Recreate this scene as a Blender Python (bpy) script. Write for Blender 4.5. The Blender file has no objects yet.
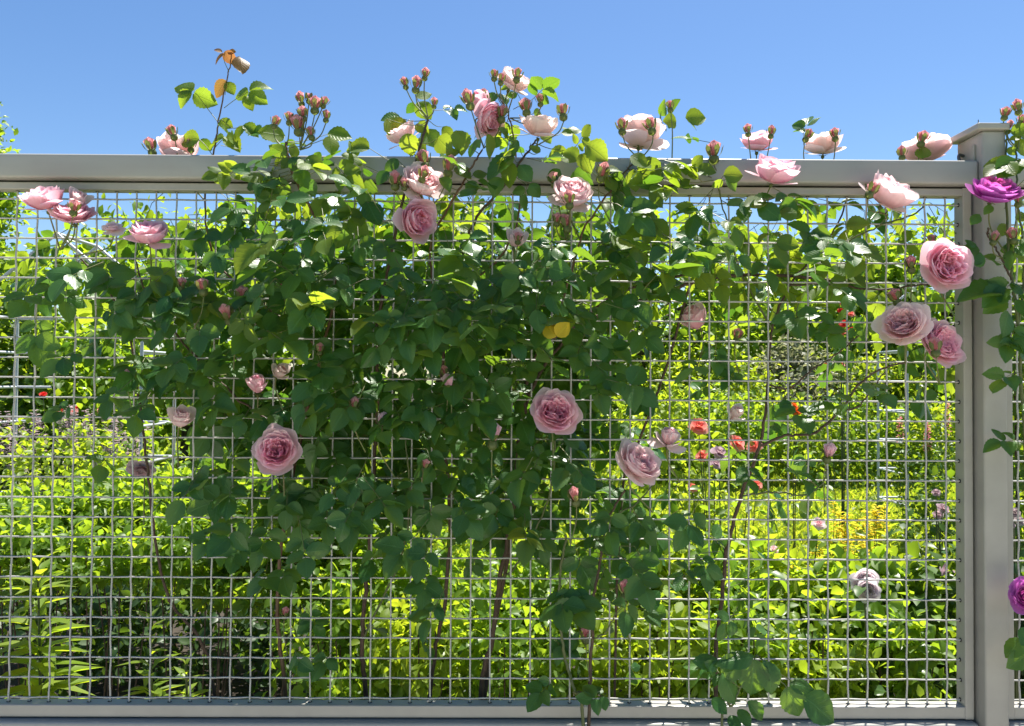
import bpy, math, numpy as np
from mathutils import Vector, Matrix
rng = np.random.default_rng(11)
R = math.radians
scene = bpy.context.scene
COL = scene.collection

# ------------------------------------------------------------------ camera
CAM = Vector((0, -2.0213, 1.5)); F = 800.0
cam_rot = (Matrix.Rotation(-R(0.394), 3, 'Z') @ Matrix.Rotation(R(90 + 1.083), 3, 'X') @ Matrix.Rotation(R(0.312), 3, 'Z'))
cd = bpy.data.cameras.new('camera'); cam = bpy.data.objects.new('camera', cd); COL.objects.link(cam)
cam.matrix_world = Matrix.Translation(CAM) @ cam_rot.to_4x4()
cd.sensor_width = 36; cd.lens = 36 * F / 1024; cd.clip_end = 2000; cd.clip_start = 0.02
scene.camera = cam

def at(px, py, Y):
    d = cam_rot @ Vector(((px - 512) / F, -(py - 363) / F, -1))
    t = (Y - CAM.y) / d.y
    return np.array(CAM + d * t)
def mpp(Y):                       # metres per pixel at depth Y
    return (Y - CAM.y) / F

# ------------------------------------------------------------------ materials
def newmat(name):
    m = bpy.data.materials.new(name); m.use_nodes = True
    nt = m.node_tree; nt.nodes.clear()
    return m, nt, nt.nodes, nt.links
def N(ns, t, **kw):
    n = ns.new(t)
    for k, v in kw.items(): setattr(n, k, v)
    return n
def rgb(c): return (c[0], c[1], c[2], 1)

def mixc(ns, ln, fac, a, b):
    m = N(ns, 'ShaderNodeMix', data_type='RGBA')
    if hasattr(fac, 'is_linked'): ln.new(fac, m.inputs[0])
    else: m.inputs[0].default_value = fac
    for i, c in ((6, a), (7, b)):
        if hasattr(c, 'is_linked'): ln.new(c, m.inputs[i])
        else: m.inputs[i].default_value = rgb(c)
    return m.outputs[2]
def math_(ns, ln, op, a, b=0.0, clamp=False):
    m = N(ns, 'ShaderNodeMath', operation=op, use_clamp=clamp)
    for i, c in ((0, a), (1, b)):
        if hasattr(c, 'is_linked'): ln.new(c, m.inputs[i])
        else: m.inputs[i].default_value = c
    return m.outputs[0]

def leaf_mat(name, c1, c2, t1, t2, tf=0.42, rough=0.42, veins=True, spec=0.45):
    m, nt, ns, ln = newmat(name)
    geo = N(ns, 'ShaderNodeNewGeometry')
    rnd = geo.outputs['Random Per Island']
    base = mixc(ns, ln, rnd, c1, c2)
    rnd2 = math_(ns, ln, 'FRACT', math_(ns, ln, 'MULTIPLY', rnd, 17.31))
    tr = mixc(ns, ln, rnd2, t1, t2)
    bump = None
    if veins:
        uv = N(ns, 'ShaderNodeUVMap'); sep = N(ns, 'ShaderNodeSeparateXYZ'); ln.new(uv.outputs[0], sep.inputs[0])
        au = math_(ns, ln, 'ABSOLUTE', sep.outputs[0])
        mid = math_(ns, ln, 'SUBTRACT', 1.0, math_(ns, ln, 'MULTIPLY', au, 14.0), True)
        w = math_(ns, ln, 'SUBTRACT', sep.outputs[1], math_(ns, ln, 'MULTIPLY', au, 0.28))
        sv = math_(ns, ln, 'SINE', math_(ns, ln, 'MULTIPLY', w, 44.0))
        sv = math_(ns, ln, 'MULTIPLY', math_(ns, ln, 'SUBTRACT', sv, 0.72, True), 2.2, True)
        vein = math_(ns, ln, 'MAXIMUM', mid, math_(ns, ln, 'MULTIPLY', sv, 0.6))
        vein = math_(ns, ln, 'MULTIPLY', vein, 0.45)
        base = mixc(ns, ln, vein, base, tuple(min(1, x * 2.1 + .01) for x in c2))
        tr = mixc(ns, ln, vein, tr, tuple(x * .55 for x in t1))
        bp = N(ns, 'ShaderNodeBump'); bp.inputs['Strength'].default_value = .5; bp.inputs['Distance'].default_value = .002
        ln.new(vein, bp.inputs['Height']); bump = bp.outputs[0]
    p = N(ns, 'ShaderNodeBsdfPrincipled'); ln.new(base, p.inputs['Base Color'])
    ro = math_(ns, ln, 'ADD', rough - .1, math_(ns, ln, 'MULTIPLY', rnd2, .25)); ln.new(ro, p.inputs['Roughness'])
    p.inputs['Specular IOR Level'].default_value = spec
    t = N(ns, 'ShaderNodeBsdfTranslucent'); ln.new(tr, t.inputs['Color'])
    if bump: ln.new(bump, p.inputs['Normal']); ln.new(bump, t.inputs['Normal'])
    mx = N(ns, 'ShaderNodeMixShader'); mx.inputs[0].default_value = tf
    ln.new(p.outputs[0], mx.inputs[1]); ln.new(t.outputs[0], mx.inputs[2])
    out = N(ns, 'ShaderNodeOutputMaterial'); ln.new(mx.outputs[0], out.inputs[0])
    return m

def petal_mat(name, base, edge, tr, tf=0.55):
    m, nt, ns, ln = newmat(name)
    uv = N(ns, 'ShaderNodeUVMap'); sep = N(ns, 'ShaderNodeSeparateXYZ'); ln.new(uv.outputs[0], sep.inputs[0])
    geo = N(ns, 'ShaderNodeNewGeometry'); rnd = geo.outputs['Random Per Island']
    fac = math_(ns, ln, 'POWER', sep.outputs[1], 3.2)
    fac = math_(ns, ln, 'ADD', fac, math_(ns, ln, 'MULTIPLY', math_(ns, ln, 'SUBTRACT', rnd, .5), .5), True)
    c = mixc(ns, ln, fac, base, edge)
    streak = math_(ns, ln, 'SINE', math_(ns, ln, 'MULTIPLY', sep.outputs[0], 26.0))
    streak = math_(ns, ln, 'MULTIPLY', math_(ns, ln, 'ADD', streak, 1.0), .06)
    c = mixc(ns, ln, streak, c, tuple(x * .6 for x in base))
    p = N(ns, 'ShaderNodeBsdfPrincipled'); ln.new(c, p.inputs['Base Color'])
    p.inputs['Roughness'].default_value = .6; p.inputs['Specular IOR Level'].default_value = .2
    t = N(ns, 'ShaderNodeBsdfTranslucent'); t.inputs['Color'].default_value = rgb(tr)
    mx = N(ns, 'ShaderNodeMixShader'); mx.inputs[0].default_value = tf
    ln.new(p.outputs[0], mx.inputs[1]); ln.new(t.outputs[0], mx.inputs[2])
    out = N(ns, 'ShaderNodeOutputMaterial'); ln.new(mx.outputs[0], out.inputs[0])
    return m
def plain_mat(name, c1, c2, scale=30, rough=.6, bump=.3, metal=0, detail=4, spec=.5, stretch=(1, 1, 1), dirt=None, bdist=.002):
    m, nt, ns, ln = newmat(name)
    tc = N(ns, 'ShaderNodeTexCoord'); mp = N(ns, 'ShaderNodeMapping'); mp.inputs['Scale'].default_value = stretch
    ln.new(tc.outputs['Object'], mp.inputs[0])
    nz = N(ns, 'ShaderNodeTexNoise'); nz.inputs['Scale'].default_value = scale; nz.inputs['Detail'].default_value = detail
    ln.new(mp.outputs[0], nz.inputs['Vector'])
    r = N(ns, 'ShaderNodeMapRange'); r.inputs[1].default_value = .3; r.inputs[2].default_value = .7; ln.new(nz.outputs['Fac'], r.inputs[0])
    c = mixc(ns, ln, r.outputs[0], c1, c2)
    if dirt:
        n2 = N(ns, 'ShaderNodeTexNoise'); n2.inputs['Scale'].default_value = 9; n2.inputs['Detail'].default_value = 8; n2.inputs['Roughness'].default_value = .75
        ln.new(tc.outputs['Object'], n2.inputs['Vector'])
        r2 = N(ns, 'ShaderNodeMapRange'); r2.inputs[1].default_value = .56; r2.inputs[2].default_value = .74; ln.new(n2.outputs['Fac'], r2.inputs[0])
        c = mixc(ns, ln, math_(ns, ln, 'MULTIPLY', r2.outputs[0], .7), c, dirt)
    p = N(ns, 'ShaderNodeBsdfPrincipled'); ln.new(c, p.inputs['Base Color'])
    p.inputs['Roughness'].default_value = rough; p.inputs['Metallic'].default_value = metal
    p.inputs['Specular IOR Level'].default_value = spec
    if bump:
        b = N(ns, 'ShaderNodeBump'); b.inputs['Strength'].default_value = bump; b.inputs['Distance'].default_value = bdist
        ln.new(nz.outputs['Fac'], b.inputs['Height']); ln.new(b.outputs[0], p.inputs['Normal'])
    out = N(ns, 'ShaderNodeOutputMaterial'); ln.new(p.outputs[0], out.inputs[0])
    return m

M = {}
M['leaf'] = leaf_mat('rose_leaf', (.026, .092, .022), (.066, .155, .040), (.14, .33, .02), (.34, .52, .025), .38, .340)
M['leaf_young_lit'] = leaf_mat('young_lit_rose_leaf', (.055, .125, .028), (.10, .17, .035), (.30, .44, .02), (.46, .56, .03), .55, .42)  # fresh yellow-green growth; also paints in the light on sunlit leaves
M['leaf_bronze'] = leaf_mat('bronze_rose_leaf', (.13, .085, .03), (.16, .075, .03), (.42, .26, .04), (.40, .15, .05), .5, .45)
M['leaf_yellow'] = leaf_mat('yellow_rose_leaf', (.55, .40, .02), (.62, .44, .02), (.75, .52, .02), (.8, .5, .02), .45, .5)
M['bright'] = leaf_mat('bright_leaf', (.070, .15, .016), (.12, .21, .024), (.34, .54, .025), (.50, .64, .03), .52, .45, False)
M['lime'] = leaf_mat('lime_leaf', (.12, .20, .02), (.18, .25, .025), (.42, .60, .025), (.58, .66, .03), .52, .45, False)
M['mid'] = leaf_mat('mid_green_leaf', (.035, .09, .018), (.075, .15, .025), (.20, .34, .016), (.42, .52, .02), .46, .42, False)
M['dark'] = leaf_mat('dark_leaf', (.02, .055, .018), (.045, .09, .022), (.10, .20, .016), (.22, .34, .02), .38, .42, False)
M['grey'] = leaf_mat('greygreen_leaf', (.14, .17, .11), (.22, .22, .15), (.30, .34, .14), (.4, .4, .2), .4, .55, False)
M['grass'] = leaf_mat('grass_blade', (.11, .20, .02), (.20, .26, .03), (.52, .66, .03), (.70, .72, .05), .55, .45, False)
M['cane_green'] = plain_mat('green_cane', (.06, .09, .025), (.11, .12, .035), 60, .5)
M['cane_brown'] = plain_mat('brown_cane', (.045, .026, .016), (.10, .06, .035), 70, .7)
M['cane_red'] = plain_mat('reddish_cane', (.10, .035, .02), (.12, .075, .03), 60, .5)
M['stalk'] = plain_mat('flower_stalk', (.09, .15, .03), (.16, .13, .05), 80, .5)
M['sepal'] = leaf_mat('sepal', (.07, .13, .03), (.14, .14, .05), (.22, .30, .04), (.3, .26, .06), .3, .5, False)
M['pale_o'] = petal_mat('pale_pink_petal', (.90, .66, .70), (.95, .88, .89), (.97, .76, .76))
M['pale_i'] = petal_mat('pale_pink_inner_petal', (.88, .50, .58), (.94, .80, .84), (.95, .62, .66))
M['pink_o'] = petal_mat('pink_petal', (.87, .52, .62), (.94, .80, .85), (.95, .62, .70))
M['pink_i'] = petal_mat('pink_inner_petal', (.92, .34, .52), (.96, .72, .82), (.97, .50, .62))
M['peach_o'] = petal_mat('peach_petal', (.88, .70, .70), (.93, .85, .85), (.96, .80, .77))
M['peach_i'] = petal_mat('peach_inner_petal', (.85, .52, .56), (.92, .76, .77), (.95, .66, .65))
M['mag_o'] = petal_mat('magenta_petal', (.56, .12, .54), (.70, .34, .70), (.70, .16, .6))
M['mag_i'] = petal_mat('magenta_inner_petal', (.70, .07, .42), (.76, .26, .62), (.78, .12, .5))
M['white_o'] = petal_mat('white_petal', (.78, .66, .72), (.86, .82, .84), (.8, .7, .72))
M['lilac_o'] = petal_mat('faded_lilac_petal', (.55, .36, .46), (.66, .50, .56), (.6, .45, .45))
M['coral_o'] = petal_mat('coral_petal', (.85, .27, .22), (.90, .48, .42), (.92, .32, .24))
M['red_o'] = petal_mat('red_petal', (.70, .03, .03), (.78, .10, .08), (.85, .06, .04))
M['orange_o'] = petal_mat('orange_petal', (.85, .16, .02), (.9, .26, .04), (.95, .25, .03))
M['yellow_o'] = petal_mat('yellow_petal', (.80, .62, .03), (.88, .74, .05), (.92, .78, .04))
M['spike_pink'] = petal_mat('pink_spike_petal', (.70, .18, .26), (.78, .36, .40), (.85, .3, .36))
M['purple_o'] = petal_mat('dusty_purple_petal', (.40, .31, .34), (.60, .50, .49), (.5, .4, .4))
M['budpink'] = petal_mat('bud_petal', (.74, .26, .30), (.86, .56, .56), (.85, .42, .44))
M['paint'] = plain_mat('grey_fence_paint', (.315, .300, .270), (.36, .343, .308), 14, .42, .12, dirt=(.30, .28, .25))
M['paint_rail'] = plain_mat('grey_rail_paint', (.315, .305, .285), (.36, .35, .325), 6, .38, .1, stretch=(.4, 1, 3), dirt=(.31, .29, .265))
M['wire'] = plain_mat('galvanised_wire', (.36, .355, .34), (.46, .45, .43), 40, .5, .1)
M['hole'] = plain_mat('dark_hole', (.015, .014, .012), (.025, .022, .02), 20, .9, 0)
M['steel'] = plain_mat('dark_steel', (.10, .10, .10), (.2, .19, .18), 60, .4, .2, metal=.7)
M['white_metal'] = plain_mat('white_tube', (.42, .45, .47), (.52, .54, .56), 20, .4, .1)
M['ground'] = plain_mat('soil', (.018, .013, .009), (.04, .03, .02), 12, .95, .8, bdist=.02)
M['lawn'] = plain_mat('lawn_ground', (.08, .13, .02), (.16, .21, .035), 3, .9, .6, bdist=.03)
M['path'] = plain_mat('pale_path', (.48, .44, .38), (.60, .55, .48), 25, .85, .3)
M['bark'] = plain_mat('bark', (.04, .03, .022), (.10, .08, .06), 25, .9, .8, stretch=(1, 1, .2), bdist=.01)

# ------------------------------------------------------------------ mesh builder
def nrm(v):
    v = np.asarray(v, float); return v / max(1e-9, np.linalg.norm(v))
class MB:
    def __init__(s): s.v = []; s.f = []; s.m = []; s.uv = []; s.n = 0
    def add(s, v, f, uv=None, mat=0):
        v = np.asarray(v, float); f = np.asarray(f, int)
        s.v.append(v); s.f.append(f + s.n); s.m.append(np.full(len(f), mat, int) if np.isscalar(mat) else np.asarray(mat))
        s.uv.append(uv if uv is not None else np.zeros((len(v), 2))); s.n += len(v)
    def tpl(s, T, Rm, t, mat=0):
        v, f, uv = T; s.add(v @ Rm.T + t, f, uv, mat)
    def mesh(s, name, mats, smooth=True):
        me = bpy.data.meshes.new(name)
        v = np.concatenate(s.v); uv = np.concatenate(s.uv)
        nv = len(v); me.vertices.add(nv); me.vertices.foreach_set('co', v.astype(np.float32).ravel())
        loops = []; starts = []; tot = []; mi = []; c = 0
        for f, m in zip(s.f, s.m):
            k = f.shape[1]; loops.append(f.ravel()); starts.append(c + np.arange(len(f)) * k); tot.append(np.full(len(f), k)); mi.append(m); c += f.size
        lp = np.concatenate(loops).astype(np.int32)
        me.loops.add(len(lp)); me.loops.foreach_set('vertex_index', lp)
        st = np.concatenate(starts).astype(np.int32); me.polygons.add(len(st))
        me.polygons.foreach_set('loop_start', st)
        me.polygons.foreach_set('material_index', np.concatenate(mi).astype(np.int32))
        me.polygons.foreach_set('use_smooth', np.full(len(st), smooth))
        ul = me.uv_layers.new(name='UVMap'); ul.data.foreach_set('uv', uv[lp].astype(np.float32).ravel())
        for m in mats: me.materials.append(M[m])
        me.update(calc_edges=True); me.validate()
        return me
    def obj(s, name, mats, parent=None, smooth=True, origin=None):
        o0 = np.array(origin if origin is not None else (0, 0, 0), float)
        if origin is not None: s.v = [a - o0 for a in s.v]
        return link(name, s.mesh(name, mats, smooth), parent, o0)
def link(name, me, parent=None, loc=(0, 0, 0), rot=None, scale=None):
    """loc is in world space; parents are unrotated Empties or unscaled meshes"""
    o = bpy.data.objects.new(name, me); COL.objects.link(o)
    mw = Matrix.Translation(Vector(loc))
    if rot is not None: mw = mw @ Matrix(rot.tolist()).to_4x4()
    if scale is not None: mw = mw @ Matrix.Scale(scale, 4)
    if parent:
        o.parent = parent; o.matrix_basis = WORLD[parent.name].inverted() @ mw
    else: o.matrix_basis = mw
    WORLD[o.name] = mw
    return o
WORLD = {}
def tag(o, label=None, cat=None, group=None, kind=None):
    if label: o['label'] = label
    if cat: o['category'] = cat
    if group: o['group'] = group
    if kind: o['kind'] = kind
    return o
def thing(name, loc, label, cat, group=None):
    return tag(link(name, None, None, loc), label, cat, group)

def frame(yaxis, zhint):
    y = nrm(yaxis); z = np.asarray(zhint, float); z = z - y * (z @ y)
    if np.linalg.norm(z) < 1e-4: z = np.cross(y, (1, 0.2, .1))
    z = nrm(z); x = np.cross(y, z)
    return np.stack([x, y, z], 1)
def zframe(zaxis, spin=0):
    z = nrm(zaxis); x = np.cross((0, 1, .01), z); x = nrm(x); y = np.cross(z, x)
    c, s = math.cos(spin), math.sin(spin)
    return np.stack([c * x + s * y, -s * x + c * y, z], 1)

def catmull(P, n=6):
    P = np.asarray(P, float)
    if len(P) < 3: return np.array([P[0] + (P[-1] - P[0]) * t for t in np.linspace(0, 1, n + 1)])
    Q = np.vstack([2 * P[0] - P[1], P, 2 * P[-1] - P[-2]]); out = []
    for i in range(1, len(Q) - 2):
        for t in np.linspace(0, 1, n, endpoint=False):
            a, b, c, d = Q[i - 1], Q[i], Q[i + 1], Q[i + 2]
            out.append(.5 * ((2 * b) + (c - a) * t + (2 * a - 5 * b + 4 * c - d) * t * t + (3 * b - a - 3 * c + d) * t ** 3))
    out.append(P[-1]); return np.array(out)
def tube(mb, P, r0, r1=None, sides=6, mat=0, cap=True):
    P = np.asarray(P, float); n = len(P); r1 = r0 if r1 is None else r1
    rr = np.linspace(r0, r1, n)
    T = np.gradient(P, axis=0); ref = np.array((.31, .9, .17)); V = []
    a = np.arange(sides) * 2 * math.pi / sides
    for i in range(n):
        t = nrm(T[i]); u = np.cross(t, ref); u = nrm(u) if np.linalg.norm(u) > 1e-3 else nrm(np.cross(t, (1, 0, 0))); w = np.cross(t, u)
        V.append(P[i] + rr[i] * (np.cos(a)[:, None] * u + np.sin(a)[:, None] * w))
    V = np.concatenate(V); Fq = []
    for i in range(n - 1):
        for k in range(sides):
            Fq.append((i * sides + k, i * sides + (k + 1) % sides, (i + 1) * sides + (k + 1) % sides, (i + 1) * sides + k))
    mb.add(V, Fq, None, mat)
    if cap and sides == 4:
        mb.add(V[:4][::-1], [(0, 1, 2, 3)], None, mat); mb.add(V[-4:], [(0, 1, 2, 3)], None, mat)

def box(mb, x0, x1, y0, y1, z0, z1, bev=0.004, seg=3, mat=0):
    bm = __import__('bmesh').new(); import bmesh
    bmesh.ops.create_cube(bm, size=1)
    for v in bm.verts: v.co = Vector(((x0 + x1) / 2 + v.co.x * (x1 - x0), (y0 + y1) / 2 + v.co.y * (y1 - y0), (z0 + z1) / 2 + v.co.z * (z1 - z0)))
    if bev: bmesh.ops.bevel(bm, geom=bm.edges[:], offset=bev, segments=seg, affect='EDGES', profile=.5)
    bm.verts.index_update(); v = np.array([w.co for w in bm.verts])
    for k in (3, 4):
        f = [[w.index for w in p.verts] for p in bm.faces if len(p.verts) == k]
        if f: mb.add(v, f, None, mat)
    f = [[w.index for w in p.verts] for p in bm.faces if len(p.verts) > 4]
    for q in f: mb.add(v, [q], None, mat)
    bm.free()

# ------------------------------------------------------------------ leaf templates
def leaf_template(wid=.38, rows=9, fold=.16, droop=.18, serr=.05, wave=0.0, seed=0):
    r = np.random.default_rng(seed)
    t = np.linspace(0, 1, rows); s = np.array([-1, -.5, 0, .5, 1.])
    w = wid * (np.sin(np.pi * np.clip(t, 0, 1) ** .86) ** .70) * (1 - .06 * t)
    w[0] = .02; w[-1] = .0
    w = w * (1 + serr * np.where(np.arange(rows) % 2, 1, -1))
    V = []; U = []
    for i in range(rows):
        for k in s:
            x = w[i] * k; y = t[i] - .03 * abs(k) * (1 if i < rows - 1 else 0)
            z = fold * abs(x) * 1.2 - droop * t[i] ** 2 + wave * math.sin(6 * t[i] + 2 * k) * abs(k) * wid
            V.append((x, y, z)); U.append((k, t[i]))
    Fq = [(i * 5 + k, i * 5 + k + 1, (i + 1) * 5 + k + 1, (i + 1) * 5 + k) for i in range(rows - 1) for k in range(4)]
    return np.array(V), np.array(Fq), np.array(U)
LEAF = [leaf_template(.36, 15, .25, .16, .055, .05), leaf_template(.40, 15, .42, .28, .055, .08), leaf_template(.37, 11, .12, .05, .04, .06), leaf_template(.38, 11, -.15, .32, .035, .1), leaf_template(.42, 11, .2, .12, .03, .04)]
def small_template(wid, fold, droop):
    V = np.array([(0, 0, 0), (-wid * .8, .3, fold * wid), (0, .3, 0), (wid * .8, .3, fold * wid), (-wid * .85, .62, fold * wid - droop * .4), (0, .62, -droop * .4), (wid * .85, .62, fold * wid - droop * .4), (0, 1, -droop)], float)
    Fq = np.array([(0, 2, 1, 1), (0, 3, 2, 2)])
    Ft = np.array([(0, 2, 1), (0, 3, 2), (1, 2, 5), (1, 5, 4), (2, 3, 6), (2, 6, 5), (4, 5, 7), (5, 6, 7)])
    U = np.array([(0, 0), (-.8, .3), (0, .3), (.8, .3), (-.8, .6), (0, .6), (.8, .6), (0, 1)], float)
    return V, Ft, U
SMALL = [small_template(.34, .4, .25), small_template(.30, .2, .1), small_template(.38, .5, .35)]
STRAP = [small_template(.17, .5, .4), small_template(.15, .3, .6)]

def batch(mb, T, Y, Zh, S, P, mat=0):
    """many copies of one small template at once: Y tips, Zh normals, S sizes, P bases"""
    v, f, uv = T; n = len(P)
    if n == 0: return
    Yn = Y / np.linalg.norm(Y, axis=1, keepdims=True)
    Z = Zh - Yn * np.sum(Zh * Yn, 1, keepdims=True); Z /= np.maximum(1e-6, np.linalg.norm(Z, axis=1, keepdims=True))
    X = np.cross(Yn, Z)
    Rm = np.stack([X, Yn, Z], 2) * S[:, None, None]
    V = np.einsum('nij,kj->nki', Rm, v) + P[:, None, :]
    Fq = (f[None] + (np.arange(n) * len(v))[:, None, None]).reshape(-1, f.shape[1])
    mb.add(V.reshape(-1, 3), Fq, np.tile(uv, (n, 1)), mat)

def put_leaflet(mb, base, tip, nh, mat=0, wid=1.0):
    d = np.asarray(tip) - np.asarray(base); L = np.linalg.norm(d)
    Rm = frame(d, nh) * L; Rm[:, 0] *= wid
    mb.tpl(LEAF[rng.integers(len(LEAF))], Rm, np.asarray(base), mat)

def compound(mb, P, axis, nh, L, matl=0, mats=1, n=5, pet=None):
    """pinnate rose leaf: rachis from P along axis, leaflets of length L facing nh"""
    ax = nrm(axis); Fm = frame(ax, nh); side = Fm[:, 0]; nz = Fm[:, 2]
    rl = L * (1.0 if n == 5 else .6) * rng.uniform(.85, 1.15)
    bend = nz * -.12 * rl
    pts = np.array([P, P + ax * rl * .5 + bend * .1, P + ax * rl + bend * .6])
    if pet is not None: pts = np.vstack([pet, pts])
    tube(mb, pts, .0011, .0007, 3, mats, False)
    end = pts[-1]; j = lambda a: rng.normal(0, a, 3)
    put_leaflet(mb, end, end + L * rng.uniform(.95, 1.15) * nrm(ax + j(.18) - nz * .12), nz + j(.3), matl)
    levels = ((.78, .95), (.30, .72)) if n == 5 else ((.45, .85),)
    for fr, sc in levels:
        b = P + ax * rl * fr
        for sg in (-1, 1):
            if rng.random() < .06: continue
            d = nrm(side * sg * 1.0 + ax * rng.uniform(.25, .7) + j(.15))
            put_leaflet(mb, b + side * sg * .003, b + side * sg * .003 + d * L * sc * rng.uniform(.85, 1.1), nz + j(.32), matl)

# ------------------------------------------------------------------ rose flowers
def petal(mb, L, W, th0, th1, ang, cup=.5, ruf=.05, r0=.04, z0=0, mat=0, off=(0, 0), nv=7, nu=7, tipcurl=0):
    u = np.linspace(-1, 1, nu); v = np.linspace(0, 1, nv)
    ph = rng.uniform(0, 6.28)
    fine = np.linspace(0, 1, 40); th = np.radians(th0 + (th1 - th0) * fine + tipcurl * fine ** 4)
    rho = np.concatenate([[0], np.cumsum(np.sin(th))[:-1]]) * L / 40; zz = np.concatenate([[0], np.cumsum(np.cos(th))[:-1]]) * L / 40
    er = np.array((math.cos(ang), math.sin(ang), 0)); et = np.array((-math.sin(ang), math.cos(ang), 0)); V = []; U = []
    for a in v:
        for b in u:
            ve = a * (1 - .2 * b * b - .05 * math.cos(5 * b + ph) * (abs(b)))
            w = W * (ve ** .6) * (1 - .22 * ve ** 4)
            rr = np.interp(ve, fine, rho); zv = np.interp(ve, fine, zz)
            n = ruf * math.sin(3.3 * b + ph) * ve * ve
            V.append(er * (r0 + rr - cup * w * b * b + n) + et * w * b + np.array((off[0], off[1], z0 + zv + n * .5))); U.append((b, a))
    Fq = [(i * nu + k, i * nu + k + 1, (i + 1) * nu + k + 1, (i + 1) * nu + k) for i in range(nv - 1) for k in range(nu - 1)]
    mb.add(V, Fq, np.array(U), mat)
LAY = {
 'open': [(6, 1.06, .58, 76, 46, 0, .25, 14), (7, 1.0, .55, 71, 30, 0, .35, 8), (8, .96, .47, 66, 18, 0, .45, 6), (9, .9, .40, 62, 8, 0, .5, 8), (11, .84, .34, 56, 0, 1, .5, 14), (12, .74, .28, 48, -4, 1, .45, 16), (12, .62, .23, 38, -6, 1, .4, 18), (10, .5, .19, 24, -5, 1, .4, 24), (7, .36, .15, 8, 0, 1, .4, 20)],
 'cup': [(3, 1.12, .66, 80, 74, 0, .3, 10), (5, 1.32, .78, 84, 2, 0, .5, 20), (6, 1.25, .68, 78, -8, 0, .5, 18), (7, 1.12, .56, 70, -14, 0, .5, 16), (8, 1.0, .46, 60, -16, 1, .5, 16), (9, .92, .38, 48, -18, 1, .5, 12), (9, .84, .32, 30, -15, 1, .4, 12), (7, .76, .25, 15, -10, 1, .4, 12)],
 'half': [(3, 1.25, .72, 80, 92, 0, .2, 14), (3, 1.15, .7, 74, 20, 0, .4, 14), (4, 1.2, .62, 56, -34, 0, .75, 8), (5, 1.15, .52, 48, -36, 1, .8, 6), (5, 1.1, .42, 38, -34, 1, .8, 6), (4, 1.1, .3, 24, -22, 1, .8, 6)],
 'tulip': [(3, 1.4, .62, 60, 8, 0, .6, 12), (4, 1.4, .58, 52, -22, 0, .7, 8), (4, 1.35, .46, 40, -26, 0, .8, 6), (4, 1.3, .34, 26, -20, 1, .8, 6)],
 'loose': [(5, 1.05, .68, 78, 98, 0, .1, 12), (5, .95, .6, 66, 56, 0, .3, 12), (6, .75, .46, 50, 20, 0, .4, 10), (5, .5, .3, 25, 0, 1, .4, 10)],
}
def bloom_mesh(kind, mats, low=False):
    mb = MB(); k = 5 if low else 7
    for li, (n, L, W, a, b, m, cup, tc) in enumerate(LAY[kind]):
        if low and n > 6: n = 6
        o = rng.uniform(0, 6.28); inner = li >= len(LAY[kind]) - 5 and kind in ('open', 'cup')
        for i in range(n):
            ang = o + i * 6.283 / n + rng.normal(0, .12 + .22 * inner)
            petal(mb, L * rng.uniform(.93, 1.07), W * rng.uniform(.9, 1.1), a + rng.normal(0, 4), b + rng.normal(0, 7), ang, cup, .04 + .05 * inner, .03, .012 * li,
                  m, rng.normal(0, .035 * inner + .004, 2), k, k, tc * rng.uniform(.3, 1.6))
    V = np.concatenate(mb.v); q = np.percentile(np.hypot(V[:, 0], V[:, 1]), 97)
    mb.v = [v / q for v in mb.v]
    return mb.mesh('rose_bloom', mats)
BL = {}
def bloom_get(kind, tint, var):
    key = (kind, tint, var)
    if key not in BL: BL[key] = bloom_mesh(kind, [tint + '_o', (tint + '_i') if tint + '_i' in M else tint + '_o'])
    return BL[key]

def sepal_mesh(name, spread, hipr=.30, closed=False):
    mb = MB(); z = np.linspace(-.52, .06, 6); prof = hipr * np.array((.30, .72, .92, .95, .88, .80)); sides = 8; V = []
    for i in range(6):
        for k in range(sides): a = k * 6.283 / sides; V.append((prof[i] * math.cos(a), prof[i] * math.sin(a), z[i]))
    mb.add(V, [(i * sides + k, i * sides + (k + 1) % sides, (i + 1) * sides + (k + 1) % sides, (i + 1) * sides + k) for i in range(5) for k in range(sides)])
    for k in range(5):
        a = k * 6.283 / 5
        petal(mb, 1.02 if closed else .95, .26 if closed else .2, 62 if closed else spread, -26 if closed else spread + 25, a, .35, .03, .22 if closed else .05, -.02, 0, (0, 0), 6, 3, 50 if closed else 10)
    return mb.mesh(name, ['sepal'])
def bud_mesh(fat=.52, tall=1.5, mat='budpink'):
    mb = MB()
    for li, (n, L, W, a, b) in enumerate([(4, tall, .46, 48, -42), (4, tall * 1.02, .40, 42, -40), (3, tall * 1.04, .3, 34, -34)]):
        for i in range(n): petal(mb, L, W * fat / .5, a, b, i * 6.283 / n + li * .6, .85, .02, .02, 0, 0, (0, 0), 6, 5, 4)
    return mb.mesh('rose_bud', [mat])
CALYX = sepal_mesh('calyx', 70); SEPALS = sepal_mesh('sepals', 0, .40, True)
BUD = [bud_mesh(.62, 1.22), bud_mesh(.66, 1.15), bud_mesh(.58, 1.3)]
BUDP = [bud_mesh(.68, 1.4, 'pink_o')]
SEP2 = sepal_mesh('sepals', 40, .34)

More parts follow.
